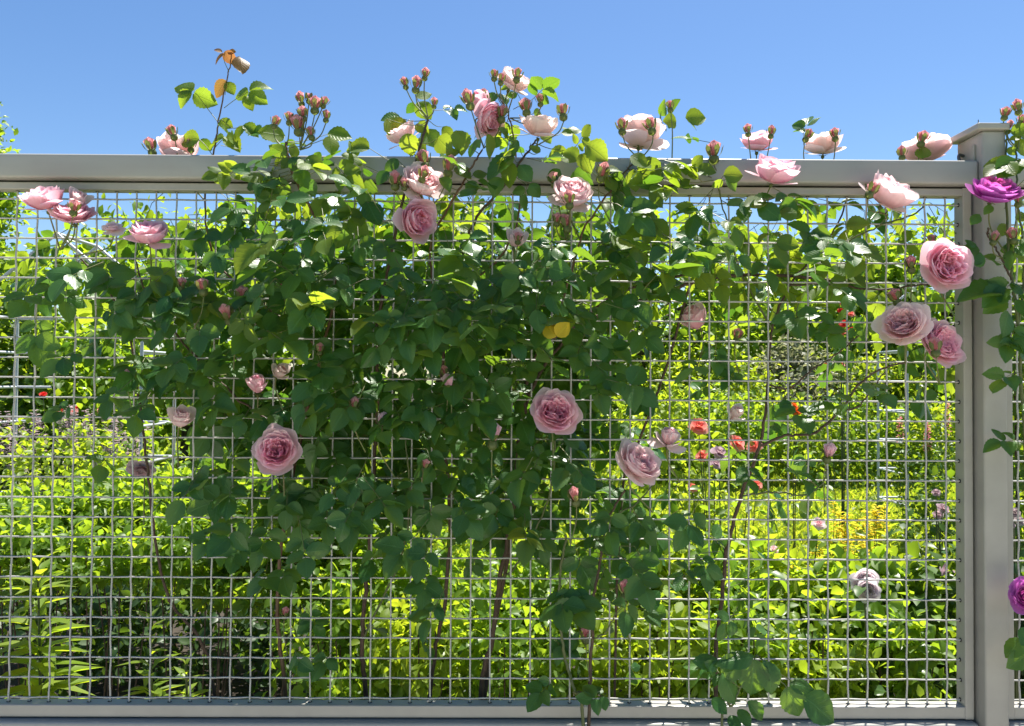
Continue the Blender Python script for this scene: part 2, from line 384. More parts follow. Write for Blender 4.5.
NODES = []          # cane nodes the stalks reach for: (px, py, Y)
def stalk_path(base, down, node):
    base = np.asarray(base); mid = base + down * .35 * np.linalg.norm(node - base)
    mid = mid * .5 + ((base + node) / 2) * .5
    return catmull([base, mid, node], 5)
def nearest_node(x, y, Y):
    best = None; bd = 1e9
    for n in NODES:
        if n[1] < y - 4: continue
        d = math.hypot(n[0] - x, n[1] - y)
        if d < bd: bd = d; best = n
    if best is not None and bd < 62: return at(*best)
    return at(x + rng.normal(0, 7), y + rng.uniform(30, 46), Y + rng.uniform(.0, .04))
def put_bloom(parent, x, y, d, kind, tint, face, Y, var=0, label=None, node=None):
    r = d / 2 * (.86 if y > 165 else .84) * mpp(Y); f = nrm(face); hc = {'open': .28, 'cup': .42, 'half': .5, 'tulip': .8, 'loose': .25}[kind]
    base = at(x, y, Y) - f * r * hc
    o = link('rose_bloom', bloom_get(kind, tint, var), parent, base, zframe(f, rng.uniform(0, 6.28)), r)
    if label: o['label'] = label
    Rm = zframe(f, rng.uniform(0, 6)); cr = min(r, .030)
    link('calyx', CALYX, o, base - f * .004, Rm, cr * .55)
    n = at(*node) if node else nearest_node(x, y + d * .3, Y)
    mb = MB(); tube(mb, stalk_path(base - f * cr * .3, -f, n), .0017, .0021, 5)
    mb.obj('flower_stalk', ['stalk'], o, origin=base)
def put_bud(parent, x, y, w, Y, face=None, pink=False, node=None):
    if 250 < y < 500 and 150 < x < 600: Y -= .08
    f = nrm(face if face is not None else (rng.normal(0, .18), rng.normal(-.1, .18), 1)); r = w / 2 * 1.25 * mpp(Y)
    base = at(x, y + w * .25, Y) - f * r * .3
    s = r * 1.45
    o = link('rose_bud', (BUDP if pink else BUD)[rng.integers(1 if pink else 3)], parent, base, zframe(f, rng.uniform(0, 6)), s)
    link('sepals', SEPALS if not pink else SEP2, o, base, zframe(f, rng.uniform(0, 6)), s * 1.0)
    n = at(*node) if node else nearest_node(x, y + w, Y)
    mb = MB(); tube(mb, stalk_path(base - f * s * .55, -f, n), .0014, .0018, 5)
    mb.obj('flower_stalk', ['stalk'], o, origin=base)

# ================================================================== SETTING
# ground, lawn, path
def sheet(name, x0, x1, y0, y1, z, mat, nx=2, ny=2):
    xs = np.linspace(x0, x1, nx); ys = np.linspace(y0, y1, ny); mb = MB()
    V = [(x, y, z) for y in ys for x in xs]
    mb.add(V, [(j * nx + i, j * nx + i + 1, (j + 1) * nx + i + 1, (j + 1) * nx + i) for j in range(ny - 1) for i in range(nx - 1)])
    return tag(mb.obj(name, [mat], smooth=False), kind='structure')
sheet('ground', -400, 400, -400, 400, 0, 'lawn')
sheet('flower_bed', -9, 9, -.7, 4.2, .004, 'ground')
sheet('path', -60, 60, -4.2, -.7, .008, 'path')

# world + sun
EL, AZ = R(68), R(32)           # azimuth from +Y toward +X
w = bpy.data.worlds.new('World'); scene.world = w; w.use_nodes = True
nt = w.node_tree; ns = nt.nodes; ln = nt.links; ns.clear()
sky = N(ns, 'ShaderNodeTexSky', sky_type='NISHITA', sun_disc=False, sun_elevation=EL, sun_rotation=AZ)
sky.altitude = 300; sky.air_density = 1.0; sky.dust_density = .5; sky.ozone_density = 2.0
hs = N(ns, 'ShaderNodeHueSaturation'); hs.inputs['Saturation'].default_value = 1.2; hs.inputs['Hue'].default_value = .503; ln.new(sky.outputs[0], hs.inputs['Color'])
bg = N(ns, 'ShaderNodeBackground'); bg.inputs[1].default_value = .066; ln.new(hs.outputs[0], bg.inputs[0])
wo = N(ns, 'ShaderNodeOutputWorld'); ln.new(bg.outputs[0], wo.inputs[0])
sd = bpy.data.lights.new('sun', 'SUN'); sd.energy = 5.0; sd.angle = R(.5); sd.color = (1, .95, .86)
so = bpy.data.objects.new('sun', sd); COL.objects.link(so)
sv = Vector((math.sin(AZ) * math.cos(EL), math.cos(AZ) * math.cos(EL), math.sin(EL)))
so.rotation_euler = sv.to_track_quat('Z', 'Y').to_euler(); so.location = (3, 4, 8)
vs = scene.view_settings; vs.view_transform = 'Standard'; vs.look = 'None'; vs.gamma = 1; vs.exposure = 1.32; vs.use_curve_mapping = False

# ------------------------------------------------------------------ fence
S = .05; X0 = -.737; ZT = 1.5 + .4463; ROWS = 26
XP0, XP1 = at(984, 420, -.055)[0], at(1008, 420, -.055)[0]      # post sides
ZTOP = at(512, 192.5, -.02)[2]; ZBOT = at(512, 706, -.02)[2]
ZF1 = at(512, 181, -.042)[2] - .004; ZF0 = at(512, 718.5, -.02)[2]
ZR0, ZR1 = at(512, 181, -.042)[2], at(512, 156.5, -.042)[2]
XS1 = at(973, 450, -.02)[0]; XS0 = at(964, 450, -.02)[0]
def wire(mb, P0, along, n, phase, sub=4, rad=.0022):
    t = np.arange(0, n * sub + 1) / sub
    P = P0[None] + along[None] * (t * S)[:, None]
    P[:, 1] += 0.0021 * np.cos(math.pi * t + phase * math.pi)
    tube(mb, P, rad, rad, 6)
def fence_panel(name, xl, xr, k0, label):
    """xl, xr: outer edges of the frame; k0: x of one vertical wire"""
    root = thing(name, ((xl + xr) / 2, 0, 0), label, 'fence', 'mesh fences')
    fw = XS1 - XS0
    mb = MB()
    box(mb, xl, xl + fw, -.02, .02, ZF0, ZF1, .0025, 2); box(mb, xr - fw, xr, -.0205, .0205, ZF0 - .0006, ZF1 + .0006, .0025, 2)
    box(mb, xl + fw - .001, xr - fw + .001, -.0195, .0195, ZTOP, ZF1 - .001, .0025, 2)
    box(mb, xl + fw - .001, xr - fw + .001, -.0195, .0195, ZF0 + .0005, ZBOT, .0025, 2)
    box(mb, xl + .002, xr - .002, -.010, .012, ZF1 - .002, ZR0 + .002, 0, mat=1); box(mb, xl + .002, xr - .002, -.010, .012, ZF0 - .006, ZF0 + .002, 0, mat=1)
    fm = mb
    mb = MB(); hb = fm; xi0, xi1 = xl + fw, xr - fw
    def disc(c, n, r=.0055):
        Fm = zframe(n); a = np.arange(8) * .7854
        hb.add(c + r * (np.cos(a)[:, None] * Fm[:, 0] + np.sin(a)[:, None] * Fm[:, 1]), [tuple(range(8))], None, 1)
    ks = [k for k in range(-80, 120) if xi0 + .006 < k0 + k * S < xi1 - .006]
    nz = int(round((ZT - (ROWS - 1) * S - ZBOT) / S * 4)) / 4
    for k in ks:
        x = k0 + k * S
        ztop = ZTOP + .004; n = (ROWS - 1)
        t0 = -(ztop - ZT) / S
        t = np.concatenate([[t0], np.arange(0, (ROWS - 1) * 4 + 1) / 4, [(ZT - ZBOT) / S + .08]])
        P = np.stack([np.full(len(t), x) + rng.normal(0, .0004), 0.0021 * np.cos(math.pi * t + k * math.pi), ZT - t * S], 1)
        tube(mb, P, .0022, .0022, 6)
        disc(np.array((x, P[-1, 1], ZBOT + .0009)), (0, 0, 1)); disc(np.array((x, P[0, 1], ZTOP - .0009)), (0, 0, -1))
    for j in range(ROWS):
        ka, kb = ks[0], ks[-1]
        t = np.concatenate([[(xi0 - .004 - k0) / S], np.arange(ka * 4, kb * 4 + 1) / 4, [(xi1 + .004 - k0) / S]])
        z = ZT - j * S + rng.normal(0, .0004)
        P = np.stack([k0 + t * S, -0.0021 * np.cos(math.pi * t + j * math.pi), np.full(len(t), z)], 1)
        tube(mb, P, .0022, .0022, 6)
        disc(np.array((xi1 - .0009, P[-1, 1], z)), (-1, 0, 0)); disc(np.array((xi0 + .0009, P[0, 1], z)), (1, 0, 0))
    mb.obj('wire_mesh', ['wire'], root, True, (xl, 0, ZF0))
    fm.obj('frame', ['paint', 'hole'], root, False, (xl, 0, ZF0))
    mb = MB(); box(mb, xl - .004, xr + .006, -.042, .046, ZR0, ZR1, .007, 4)
    mb.obj('top_rail', ['paint_rail'], root, True, (xl, 0, ZR1))
    mb = MB(); box(mb, xl - .004, xr + .003, -.040, .046, ZF0 - .075, ZF0 - .004, .008, 4)
    mb.obj('bottom_rail', ['paint_rail'], root, True, (xl, 0, ZF0 - .04))
    return root
def fence_post(name, x0, x1, label):
    root = thing(name, ((x0 + x1) / 2, 0, 0), label, 'fence post')
    zc = at(990, 130.5, -.055)[2]
    mb = MB(); box(mb, x0, x1, -.055, .058, 0, zc, .006, 4); mb.obj('post_shaft', ['paint'], root, True, ((x0 + x1) / 2, 0, 0))
    mb = MB(); box(mb, x0 - .017, x1 + .004, -.066, .070, zc, zc + .017, .004, 3)
    cx = (x0 - .017 + x1 + .004) / 2
    a, b, c, d = (x0 - .014, -.062, zc + .0171), (x1, -.062, zc + .0171), (x1, .066, zc + .0171), (x0 - .014, .066, zc + .0171)
    mb.add([a, b, c, d, (cx, 0, zc + .029)], [(0, 1, 4), (1, 2, 4), (2, 3, 4), (3, 0, 4)])
    cp = mb.obj('post_cap', ['paint'], root, False, (cx, 0, zc))
    mb = MB(); tube(mb, [(x0 - .004, -.045, zc + .008), (x0 - .004, -.045, zc + .030)], .0018, .001, 6)
    tube(mb, [(x0 - .004, -.045, zc + .012), (x0 - .004, -.045, zc + .019)], .0042, .0042, 6)
    mb.obj('finial_screw', ['steel'], cp, True, (cx, 0, zc))
    mb = MB(); box(mb, x0 - .006, x0 - .0005, -.028, -.012, ZR1 - .02, ZR1 + .042, .001, 2); mb.obj('bracket', ['paint'], root, False, (x0, 0, ZR1))
    mb = MB(); tube(mb, catmull([(x0 - .001, .025, ZR1 + .028), (x0 - .014, .022, ZR1 + .030), (x0 - .017, .018, ZR1 + .018), (x0 - .012, .014, ZR1 + .008), (x0 - .001, .012, ZR1 + .006)], 4), .004, .004, 8)
    mb.obj('hook', ['steel'], root, True, (x0, 0, ZR1))
    return root
fence_panel('mesh_fence', -2.6, XS1, X0, 'wide grey fence of square wire mesh carrying the pink climbing roses')
fence_post('fence_post', XP0, XP1, 'grey square fence post with an overhanging cap plate')
kr = at(1018, 450, 0)[0]
fence_panel('mesh_fence', XP1 + .012, XP1 + 1.9, kr, 'grey wire mesh fence at the picture edge, right of the capped post')

# ================================================================== ROSES
GRID = {   # coverage 0-9 of the climbing foliage on the fence, 32-px cells of the fence plane; row: string from column 0
 3: "00000000001013454000010000000000",
 4: "00001111233324666655343322100000",
 5: "00000004653235667777764443311010",
 6: "00135556788998998998787777655510",
 7: "24567777899999999999999999887650",
 8: "47888888899999999999899988788650",
 9: "25688899999999999998765555556400",
 10: "03556888999999999997444444445400",
 11: "00157899999999999996444444555500",
 12: "00157899999999999984334455653000",
 13: "00035689999999999989443355531000",
 14: "00022578999999999876533433100000",
 15: "00000368999999999899764433200000",
 16: "00000024665667786678765500000000",
 17: "00000002532433334677644300000000",
 18: "00000000322443211566435320000000",
 19: "00000000113431000455324320000000",
 20: "00000000544200000344314300000000",
 21: "00000000030000000221003310000000",
}
class Bush:
    def __init__(s, name, base, label, cat='rose bush', group=None):
        base = base[:3]; s.root = thing(name, base, label, cat, group); s.fol = MB(); s.base = base; s.canes = []
    def cane(s, pts, r0, r1, mat='cane_brown', node_every=0, thorns=True):
        P = np.array([at(*p) if len(p) == 3 else p[:3] for p in pts]); C = catmull(P, 8)
        C = C + rng.normal(0, .0012, C.shape)
        r0 *= .8; mb = MB(); tube(mb, C, r0, r1, 7)
        if thorns:
            for i in range(3, len(C) - 1, 2):
                if rng.random() < .6:
                    d = nrm(rng.normal(0, 1, 3)); tube(mb, [C[i], C[i] + d * (r0 + .004) + (0, 0, .001)], .0016, .0003, 4, 0, False)
        mb.obj('cane', [mat], s.root, origin=C[0]); s.canes.append(C)
    def finish(s, name='foliage'):
        s.fol.obj(name, ['leaf', 'leaf_young_lit', 'stalk', 'leaf_bronze', 'leaf_yellow'], s.root, origin=s.base)
ZB = .0
def gp(px, Y): p = at(px, 500, Y); return (p[0], Y, ZB, 'w')

main = Bush('climbing_rose', gp(430, .10), 'large dense pink climbing rose over the left and middle of the mesh', 'climbing rose', 'roses trained on the fence')
right = Bush('climbing_rose', gp(735, .06), 'thin airy pink climbing rose on the right part of the mesh, beside the post', 'climbing rose', 'roses trained on the fence')
front = Bush('shrub_rose', gp(590, -.09), 'young rose with two upright thorny canes in front of the bottom rail', 'rose bush')
sprig = Bush('rose_shoot', gp(722, -.13), 'short rose shoot of large glossy leaves in front of the bottom rail', 'rose shoot')
purp = Bush('purple_rose', gp(1030, -.10), 'magenta flowered rose climbing up the right side of the capped post', 'rose bush')

# --- canes
main.cane([gp(485, .10), (480, 706, .08), (492, 640, .07), (500, 580, .06), (514, 500, .05), (520, 430, .045), (530, 372, .04), (548, 342, .03), (592, 318, .03), (640, 300, .03), (690, 284, .035), (730, 276, .035), (790, 276, .04), (850, 283, .04)], .0085, .0042)
main.cane([gp(480, .12), (484, 700, .12), (500, 600, .12), (522, 470, .10), (528, 400, .06), (560, 345, .06), (600, 305, .06), (650, 282, .06), (705, 272, .05)], .0075, .0035)
main.cane([gp(380, .12), (366, 704, .12), (362, 640, .10), (368, 560, .08), (373, 480, .06), (378, 400, .05), (376, 340, .05), (384, 290, .03), (392, 250, .0), (402, 205, -.05), (415, 165, -.06), (428, 120, -.05)], .0085, .003)
main.cane([gp(300, .12), (285, 704, .1), (278, 620, .1), (282, 540, .08), (300, 440, .06), (322, 350, .05), (335, 290, .04), (322, 232, -.02), (300, 190, -.06), (289, 160, -.07), (286, 142, -.06)], .0075, .0026, 'cane_red')
main.cane([gp(230, .14), (215, 700, .12), (200, 640, .1), (170, 600, .09), (155, 540, .07), (148, 470, .05), (139, 400, .04), (130, 340, .04), (108, 290, .03), (80, 258, .01)], .006, .0022)
main.cane([(300, 440, .06), (240, 400, .05), (190, 350, .05), (150, 300, .04), (135, 260, .03)], .0045, .002)
main.cane([gp(420, .14), (430, 690, .14), (445, 600, .12), (450, 500, .1), (440, 400, .08), (452, 300, .06), (470, 230, .03), (500, 190, -.03), (522, 160, -.05), (536, 140, -.04)], .0075, .0025)
main.cane([(440, 330, .08), (430, 250, .03), (450, 205, -.06), (470, 170, -.07), (482, 150, -.06)], .0045, .0022, 'cane_red')
main.cane([(548, 342, .03), (566, 290, .0), (580, 240, -.03), (600, 205, -.06), (625, 172, -.06), (640, 155, -.03)], .0042, .002, 'cane_red')
main.cane([(580, 240, -.03), (572, 222, -.07), (568, 212, -.08)], .003, .002, 'cane_green')
main.cane([(322, 350, .05), (260, 300, .04), (215, 260, .03), (205, 200, .04), (213, 158, .04), (218, 125, .04), (224, 92, .04), (229, 70, .04), (232, 54, .04)], .004, .0013, 'cane_red', thorns=False)
main.cane([(205, 200, .04), (185, 180, .08), (176, 166, .09)], .0026, .0016, 'cane_green')
main.cane([(452, 300, .06), (505, 250, .04), (520, 200, .03), (514, 140, .02), (508, 112, .01)], .004, .0018, 'cane_red')
main.cane([(362, 640, .10), (400, 560, .06), (410, 500, -.02), (405, 440, -.05)], .004, .0018, 'cane_green')
main.cane([(500, 580, .06), (520, 560, .02), (548, 500, -.02), (556, 440, -.05)], .0038, .002, 'cane_green')
main.cane([(300, 440, .06), (285, 490, .0), (276, 480, -.06)], .003, .0018, 'cane_green')
main.cane([(690, 284, .035), (662, 380, .08), (640, 440, .08), (620, 520, .1), gp(610, .1)], .0045, .0035)
right.cane([gp(740, .06), (716, 700, .06), (722, 600, .05), (728, 545, .04), (742, 495, .02), (757, 455, .01), (764, 425, .0), (768, 385, .02), (772, 330, .03), (790, 285, .03), (815, 255, .03), (840, 220, .03), (850, 180, .05)], .0075, .002)
right.cane([(760, 446, .01), (785, 436, -.02), (815, 432, -.03), (840, 410, -.03), (858, 385, -.03), (880, 370, -.04), (905, 362, -.05)], .0048, .0022)
right.cane([(840, 410, -.03), (856, 408, -.03), (872, 390, -.03), (885, 372, -.04)], .003, .0015)
right.cane([(742, 495, .02), (780, 492, -.02), (800, 496, -.05), (820, 486, -.06), (828, 470, -.06)], .0032, .0016, 'cane_green')
right.cane([(768, 385, .02), (790, 388, .0), (812, 370, -.02), (835, 355, -.02), (860, 335, -.03)], .0034, .0016)
right.cane([(790, 285, .03), (830, 284, .03), (880, 290, .02), (925, 284, -.03), (950, 280, -.05)], .0035, .0018)
right.cane([(815, 255, .03), (850, 240, .02), (880, 225, -.03), (888, 210, -.06)], .003, .0016, 'cane_green')
right.cane([(772, 330, .03), (740, 270, .03), (725, 215, .0), (716, 180, -.04)], .0035, .0016, 'cane_green')
right.cane([(880, 225, -.03), (920, 210, .04), (925, 180, .08)], .003, .0016, 'cane_green')
front.cane([gp(590, -.09), (583, 724, -.08), (574, 690, -.06), (563, 650, -.05), (559, 610, -.05), (560, 575, -.05), (566, 535, -.05)], .0055, .003, 'cane_green')
front.cane([gp(592, -.08), (589, 722, -.07), (590, 680, -.06), (592, 640, -.06), (594, 600, -.06), (600, 560, -.06), (608, 520, -.06), (625, 490, -.08)], .0058, .0026, 'cane_brown')
front.cane([(592, 640, -.06), (606, 632, -.08), (616, 612, -.09)], .0026, .0017, 'cane_green')
front.cane([(608, 520, -.06), (640, 500, -.08), (660, 470, -.09)], .003, .0017, 'cane_green')
sprig.cane([gp(722, -.13), (722, 724, -.13), (732, 706, -.13), (742, 684, -.13), (752, 664, -.13), (757, 655, -.13)], .0042, .002, 'cane_green', thorns=False)
sprig.cane([(757, 655, -.13), (775, 672, -.14), (788, 690, -.14)], .0024, .0014, 'cane_green', thorns=False)
purp.cane([gp(1034, -.10), (1036, 700, -.10), (1030, 560, -.10), (1024, 430, -.10), (1018, 330, -.11), (1012, 280, -.12), (1008, 235, -.11), (1006, 190, -.08), (1006, 150, -.06), (1007, 128, -.06)], .006, .0022, 'cane_green')
purp.cane([(1012, 280, -.12), (1000, 255, -.12), (990, 240, -.12), (988, 228, -.13)], .003, .0018, 'cane_brown')
purp.cane([(1018, 330, -.11), (1024, 260, -.11), (1018, 200, -.10), (1016, 150, -.07), (1018, 122, -.06)], .0038, .0018, 'cane_green')
purp.cane([(1024, 430, -.10), (1035, 560, -.11), (1034, 610, -.12)], .003, .0018, 'cane_green')

# blooms: x, y, d, kind, tint, facing, Y
BLOOMS = [
 (178, 153, 46, 'cup', 'pale', (0, .1, 1), .10), (403, 136, 36, 'cup', 'pale', (-.4, -.4, .8), .02), (513, 83, 36, 'cup', 'peach', (.5, -.4, .7), .0),
 (487, 119, 38, 'cup', 'pink', (.65, -.5, -.35), -.02), (480, 106, 30, 'tulip', 'pink', (-.3, -.5, .8), -.0), (539, 129, 42, 'cup', 'peach', (.1, -.35, 1), -.02),
 (640, 138, 50, 'cup', 'peach', (.15, .1, 1), .03), (757, 144, 36, 'cup', 'pink', (0, -.15, 1), .07), (823, 147, 40, 'cup', 'peach', (0, -.1, 1), .08), (927, 155, 50, 'open', 'pale', (.05, .1, 1), .1),
 (774, 174, 48, 'cup', 'pink', (.15, -.45, 1), -.11), (421, 185, 44, 'cup', 'pale', (.35, -.65, .6), -.10), (415, 220, 44, 'cup', 'pink', (.6, -.75, -.1), -.12), (572, 196, 44, 'cup', 'pale', (.05, -.65, .7), -.11),
 (888, 197, 54, 'cup', 'pale', (.45, -.55, .8), -.09), (45, 202, 42, 'cup', 'pink', (-.2, -.3, 1), -.08), (78, 201, 24, 'tulip', 'pale', (.4, -.5, .7), -.06), (74, 218, 40, 'open', 'pink', (.1, -.45, .9), -.07),
 (149, 236, 40, 'cup', 'pink', (.1, -.5, .9), -.09), (113, 228, 26, 'loose', 'pale', (0, -.5, .8), -.05), (516, 240, 24, 'tulip', 'pale', (.2, -.6, .6), -.07),
 (942, 267, 50, 'open', 'pink', (.05, -1, .12), -.16), (904, 327, 46, 'open', 'pale', (-.55, -.75, .45), -.12), (936, 345, 50, 'open', 'pink', (.35, -.85, .35), -.10),
 (695, 320, 32, 'tulip', 'pink', (-.5, -.4, .7), .05), (278, 451, 44, 'open', 'pink', (.05, -1, .3), -.16), (555, 414, 48, 'open', 'pink', (.1, -.95, .5), -.16),
 (669, 438, 38, 'half', 'pale', (.1, -.45, .85), -.11), (635, 467, 48, 'open', 'pale', (.5, -.6, .65), -.15), (181, 419, 28, 'tulip', 'pale', (.4, -.6, .7), -.08),
 (141, 470, 30, 'loose', 'lilac', (.1, -.5, -.6), .08), (257, 386, 23, 'tulip', 'pink', (.05, -.5, 1), -.07), (280, 372, 22, 'tulip', 'peach', (.5, -.6, .4), -.03), (735, 414, 22, 'tulip', 'peach', (.3, -.5, .6), .08)]
PURPLE = [(993, 196, 48, 'open', 'mag', (.05, -.7, 1), -.13), (1031, 599, 38, 'open', 'mag', (-.4, -.7, .6), -.13)]
inv_rot = cam_rot.transposed()
def proj(P):
    v = inv_rot @ (Vector(P) - CAM); return 512 - v.x / v.z * F, 363 + v.y / v.z * F
def hides_bloom(P, ax, L, Y):
    for b in BLOOMS + PURPLE:
        if Y > b[6] + (.10 if b[1] > 190 else .04): continue
        for t in (-.1, .7, 1.5, 2.0):
            x, y = proj(P + ax * L * t)
            if math.hypot(x - b[0], y - b[1]) < b[2] * .5 + ((15 if b[1] > 190 else 7) if t < 1.8 else 3): return True
    return False
# --- compound leaves by coverage
allc = {id(b): np.concatenate(b.canes) for b in (main, right, front, purp)}
def clamp01(v): return max(0, min(1, v))
for row, line in GRID.items():
    for c, ch in enumerate(line):
        d = int(ch)
        if not d: continue
        cov = min(.95, d / 9.4); lam = -math.log(1 - cov) / .72
        if row <= 5: lam *= 1.9
        for layer in ('f', 'b', 'd'):
            l = {'f': .56 if c < 20 else .38, 'b': .46 if c < 20 else .75, 'd': (1.6 if d >= 7 and c < 20 else 0)}[layer] * lam * (1.45 if 6 <= row <= 9 and (c >= 20 or c < 9) else 1)
            for _ in range(rng.poisson(l)):
                px = 32 * (c + rng.random()); py = 32 * (row + rng.random())
                if row <= 4: Y = rng.uniform(-.05, .13)
                elif row == 5: Y = rng.uniform(-.13, -.055)
                elif layer == 'f': Y = -.02 - .20 * rng.random() ** 1.3
                elif layer == 'b': Y = rng.uniform(.03, .16)
                else: Y = rng.uniform(.20, .5)
                if row == 4 and py > 150: Y = rng.uniform(-.12, -.06)
                if px > 960: Y = min(Y, -.09)
                P = at(px, py, Y)
                b = front if (520 < px < 680 and py > 480 and layer == 'f') else (right if (px > 690 or (px > 650 and py > 380)) else main)
                if px > 975: b = purp
                C = allc[id(b)]; dd = np.linalg.norm(C - P, axis=1); q = C[dd.argmin()]
                out = nrm(P - q + rng.normal(0, .03, 3))
                high = row <= 5
                if layer == 'f': nh = nrm((rng.normal(.0, .34), -.75 + rng.normal(0, .28), .75 + rng.normal(0, .3)))
                else: nh = nrm((rng.normal(.0, .45), -.35 + rng.normal(0, .4), .9 + rng.normal(0, .3)))
                if high: nh = nrm((rng.normal(0, .6), rng.normal(-.35, .5), .6 + rng.normal(0, .35)))
                ax = nrm(out * .5 + np.array((rng.normal(0, .55), -.25 if layer == 'f' else rng.normal(0, .3), -.55 if not high else rng.normal(.1, .45))))
                L = rng.uniform(.044, .064) * (.84 if high else 1) * (.85 if d <= 4 and not high else 1)
                if hides_bloom(P, ax, L, Y): continue
                mat = 0
                yg = rng.random()
                if high: mat = 1 if yg < .55 else 0
                elif row == 6 or c >= 19 and row < 10: mat = 1 if yg < (.55 if layer == 'b' else .3) else 0
                elif yg < .05: mat = 1
                pet = q if np.min(dd) < .13 else P - ax * .035
                compound(b.fol, P, ax, nh, L, mat, 2, 5 if rng.random() < .75 else 3, pet + (P - pet) * .2 if np.min(dd) < .13 else pet)
def lf(b, x0, y0, x1, y1, Y, mat=1, wid=1.0, nh=(0, -1, .35), dy=None):
    dy = rng.normal(0, .012) if dy is None else dy
    A = at(x0, y0, Y); B = at(x1, y1, Y + dy)
    put_leaflet(b.fol, A, B, np.array(nh) + rng.normal(0, .22, 3), mat, wid)
# tall bronze-tipped shoot, upper left
for a in [(194, 88, 172, 83, 1), (191, 92, 177, 106, 1), (194, 94, 216, 104, 1), (226, 81, 214, 97, 3), (227, 82, 234, 95, 1), (248, 91, 232, 95, 1), (250, 91, 271, 84, 1), (250, 92, 267, 103, 1), (245, 96, 254, 109, 1),
          (224, 54, 214, 63, 3), (226, 51, 235, 65, 3), (222, 52, 214, 49, 3), (228, 52, 236, 52, 3), (240, 57, 243, 68, 3), (243, 126, 235, 139, 1), (243, 126, 260, 135, 1), (220, 120, 233, 128, 1), (226, 137, 240, 149, 1), (224, 138, 206, 147, 1), (199, 139, 178, 140, 1), (200, 140, 212, 150, 0), (262, 133, 284, 134, 1), (262, 133, 246, 131, 0)]:
    lf(main, *a[:4], .04, a[4], 1.15, (rng.normal(0, .4), -1, .4))
for p in [((218, 122), (204, 104), (194, 90)), ((224, 108), (236, 99), (248, 92)), ((222, 120), (232, 128), (244, 126)), ((213, 150), (220, 142), (226, 137)), ((213, 156), (206, 146), (199, 139)), ((225, 95), (226, 86), (227, 80)), ((229, 72), (224, 60), (225, 52)), ((231, 64), (236, 60), (240, 57))]:
    tube(main.fol, catmull([at(x, y, .04) for x, y in p], 4), .0011, .0008, 4, 2, False)
# leaves above and across the rail; sunlit ones painted in the young leaf colour
for a in [(417, 98, 432, 93, 1), (418, 102, 429, 116, 1), (414, 103, 407, 114, 0), (400, 118, 381, 118, 0), (387, 119, 408, 139, 1), (407, 134, 412, 156, 1), (412, 142, 425, 149, 1), (424, 131, 439, 147, 0), (417, 124, 428, 132, 1), (443, 127, 453, 140, 1), (457, 131, 464, 154, 1), (438, 138, 451, 152, 1),
          (487, 135, 492, 160, 1), (498, 137, 495, 149, 0), (518, 141, 503, 156, 0), (513, 156, 485, 176, 0), (512, 163, 507, 188, 1), (520, 165, 531, 179, 0), (455, 168, 472, 177, 1), (473, 175, 487, 170, 1), (505, 122, 504, 136, 1), (518, 126, 510, 138, 1), (541, 128, 556, 126, 1), (541, 130, 552, 143, 1), (534, 113, 544, 114, 1), (495, 93, 488, 104, 0), (501, 94, 507, 104, 0),
          (587, 145, 608, 159, 1), (578, 160, 560, 150, 1), (582, 154, 591, 172, 1), (631, 156, 648, 166, 1), (642, 159, 659, 183, 1), (634, 170, 637, 190, 1), (651, 184, 669, 205, 1), (686, 118, 707, 117, 1), (688, 121, 697, 130, 1), (676, 122, 664, 120, 1), (664, 168, 686, 176, 1), (676, 180, 690, 188, 0), (724, 175, 744, 175, 1), (722, 180, 712, 188, 1), (726, 179, 738, 190, 0),
          (369, 148, 345, 146, 1), (328, 134, 352, 136, 1), (330, 137, 332, 155, 1), (284, 136, 258, 131, 1), (306, 159, 325, 167, 1), (290, 158, 303, 170, 0), (256, 188, 277, 200, 0), (272, 182, 291, 196, 0), (281, 204, 298, 208, 0), (304, 180, 315, 197, 0), (367, 202, 380, 226, 0), (296, 172, 309, 186, 0), (250, 172, 230, 166, 0), (262, 178, 246, 188, 0), (566, 150, 548, 156, 1), (606, 172, 622, 168, 1), (612, 178, 624, 188, 0), (560, 170, 548, 178, 0), (574, 172, 590, 184, 0),
          (540, 152, 530, 146, 1), (398, 160, 384, 168, 0), (440, 178, 452, 190, 0), (446, 156, 460, 150, 1), (388, 172, 376, 184, 0), (476, 182, 466, 194, 0), (530, 184, 542, 196, 0), (500, 178, 492, 196, 0), (923, 158, 924, 143, 1), (745, 206, 768, 200, 1), (780, 214, 800, 210, 1)]:
    Yl = rng.uniform(-.02, .05) if a[1] < 145 and a[3] < 150 else rng.uniform(-.13, -.07)
    if a[0] == 923: Yl = .03
    lf(main if a[0] < 700 else right, *a[:4], Yl, a[4], 1.18, (rng.normal(0, .4), -1, rng.normal(.45, .3)))
    mid = at(a[0], a[1], Yl); q = np.concatenate(main.canes + right.canes); q = q[np.linalg.norm(q - mid, axis=1).argmin()]
    if np.linalg.norm(q - mid) < .14: tube((main if a[0] < 700 else right).fol, catmull([q, (q + mid) / 2 + (0, 0, -.006), mid], 3), .0011, .0008, 4, 2, False)
# yellow faded pair
my = MB(); Bk = main.fol; main.fol = my
lf(main, 556, 336, 543, 324, -.25, 0, 1.1); lf(main, 557, 336, 569, 322, -.25, 0, 1.1); lf(main, 556, 334, 556, 322, -.245, 0, 1.2)
main.fol = Bk
o = my.obj('faded_leaf', ['leaf_yellow'], main.root, origin=at(556, 330, -.06)); o['label'] = 'yellow faded leaf among the dark green ones'
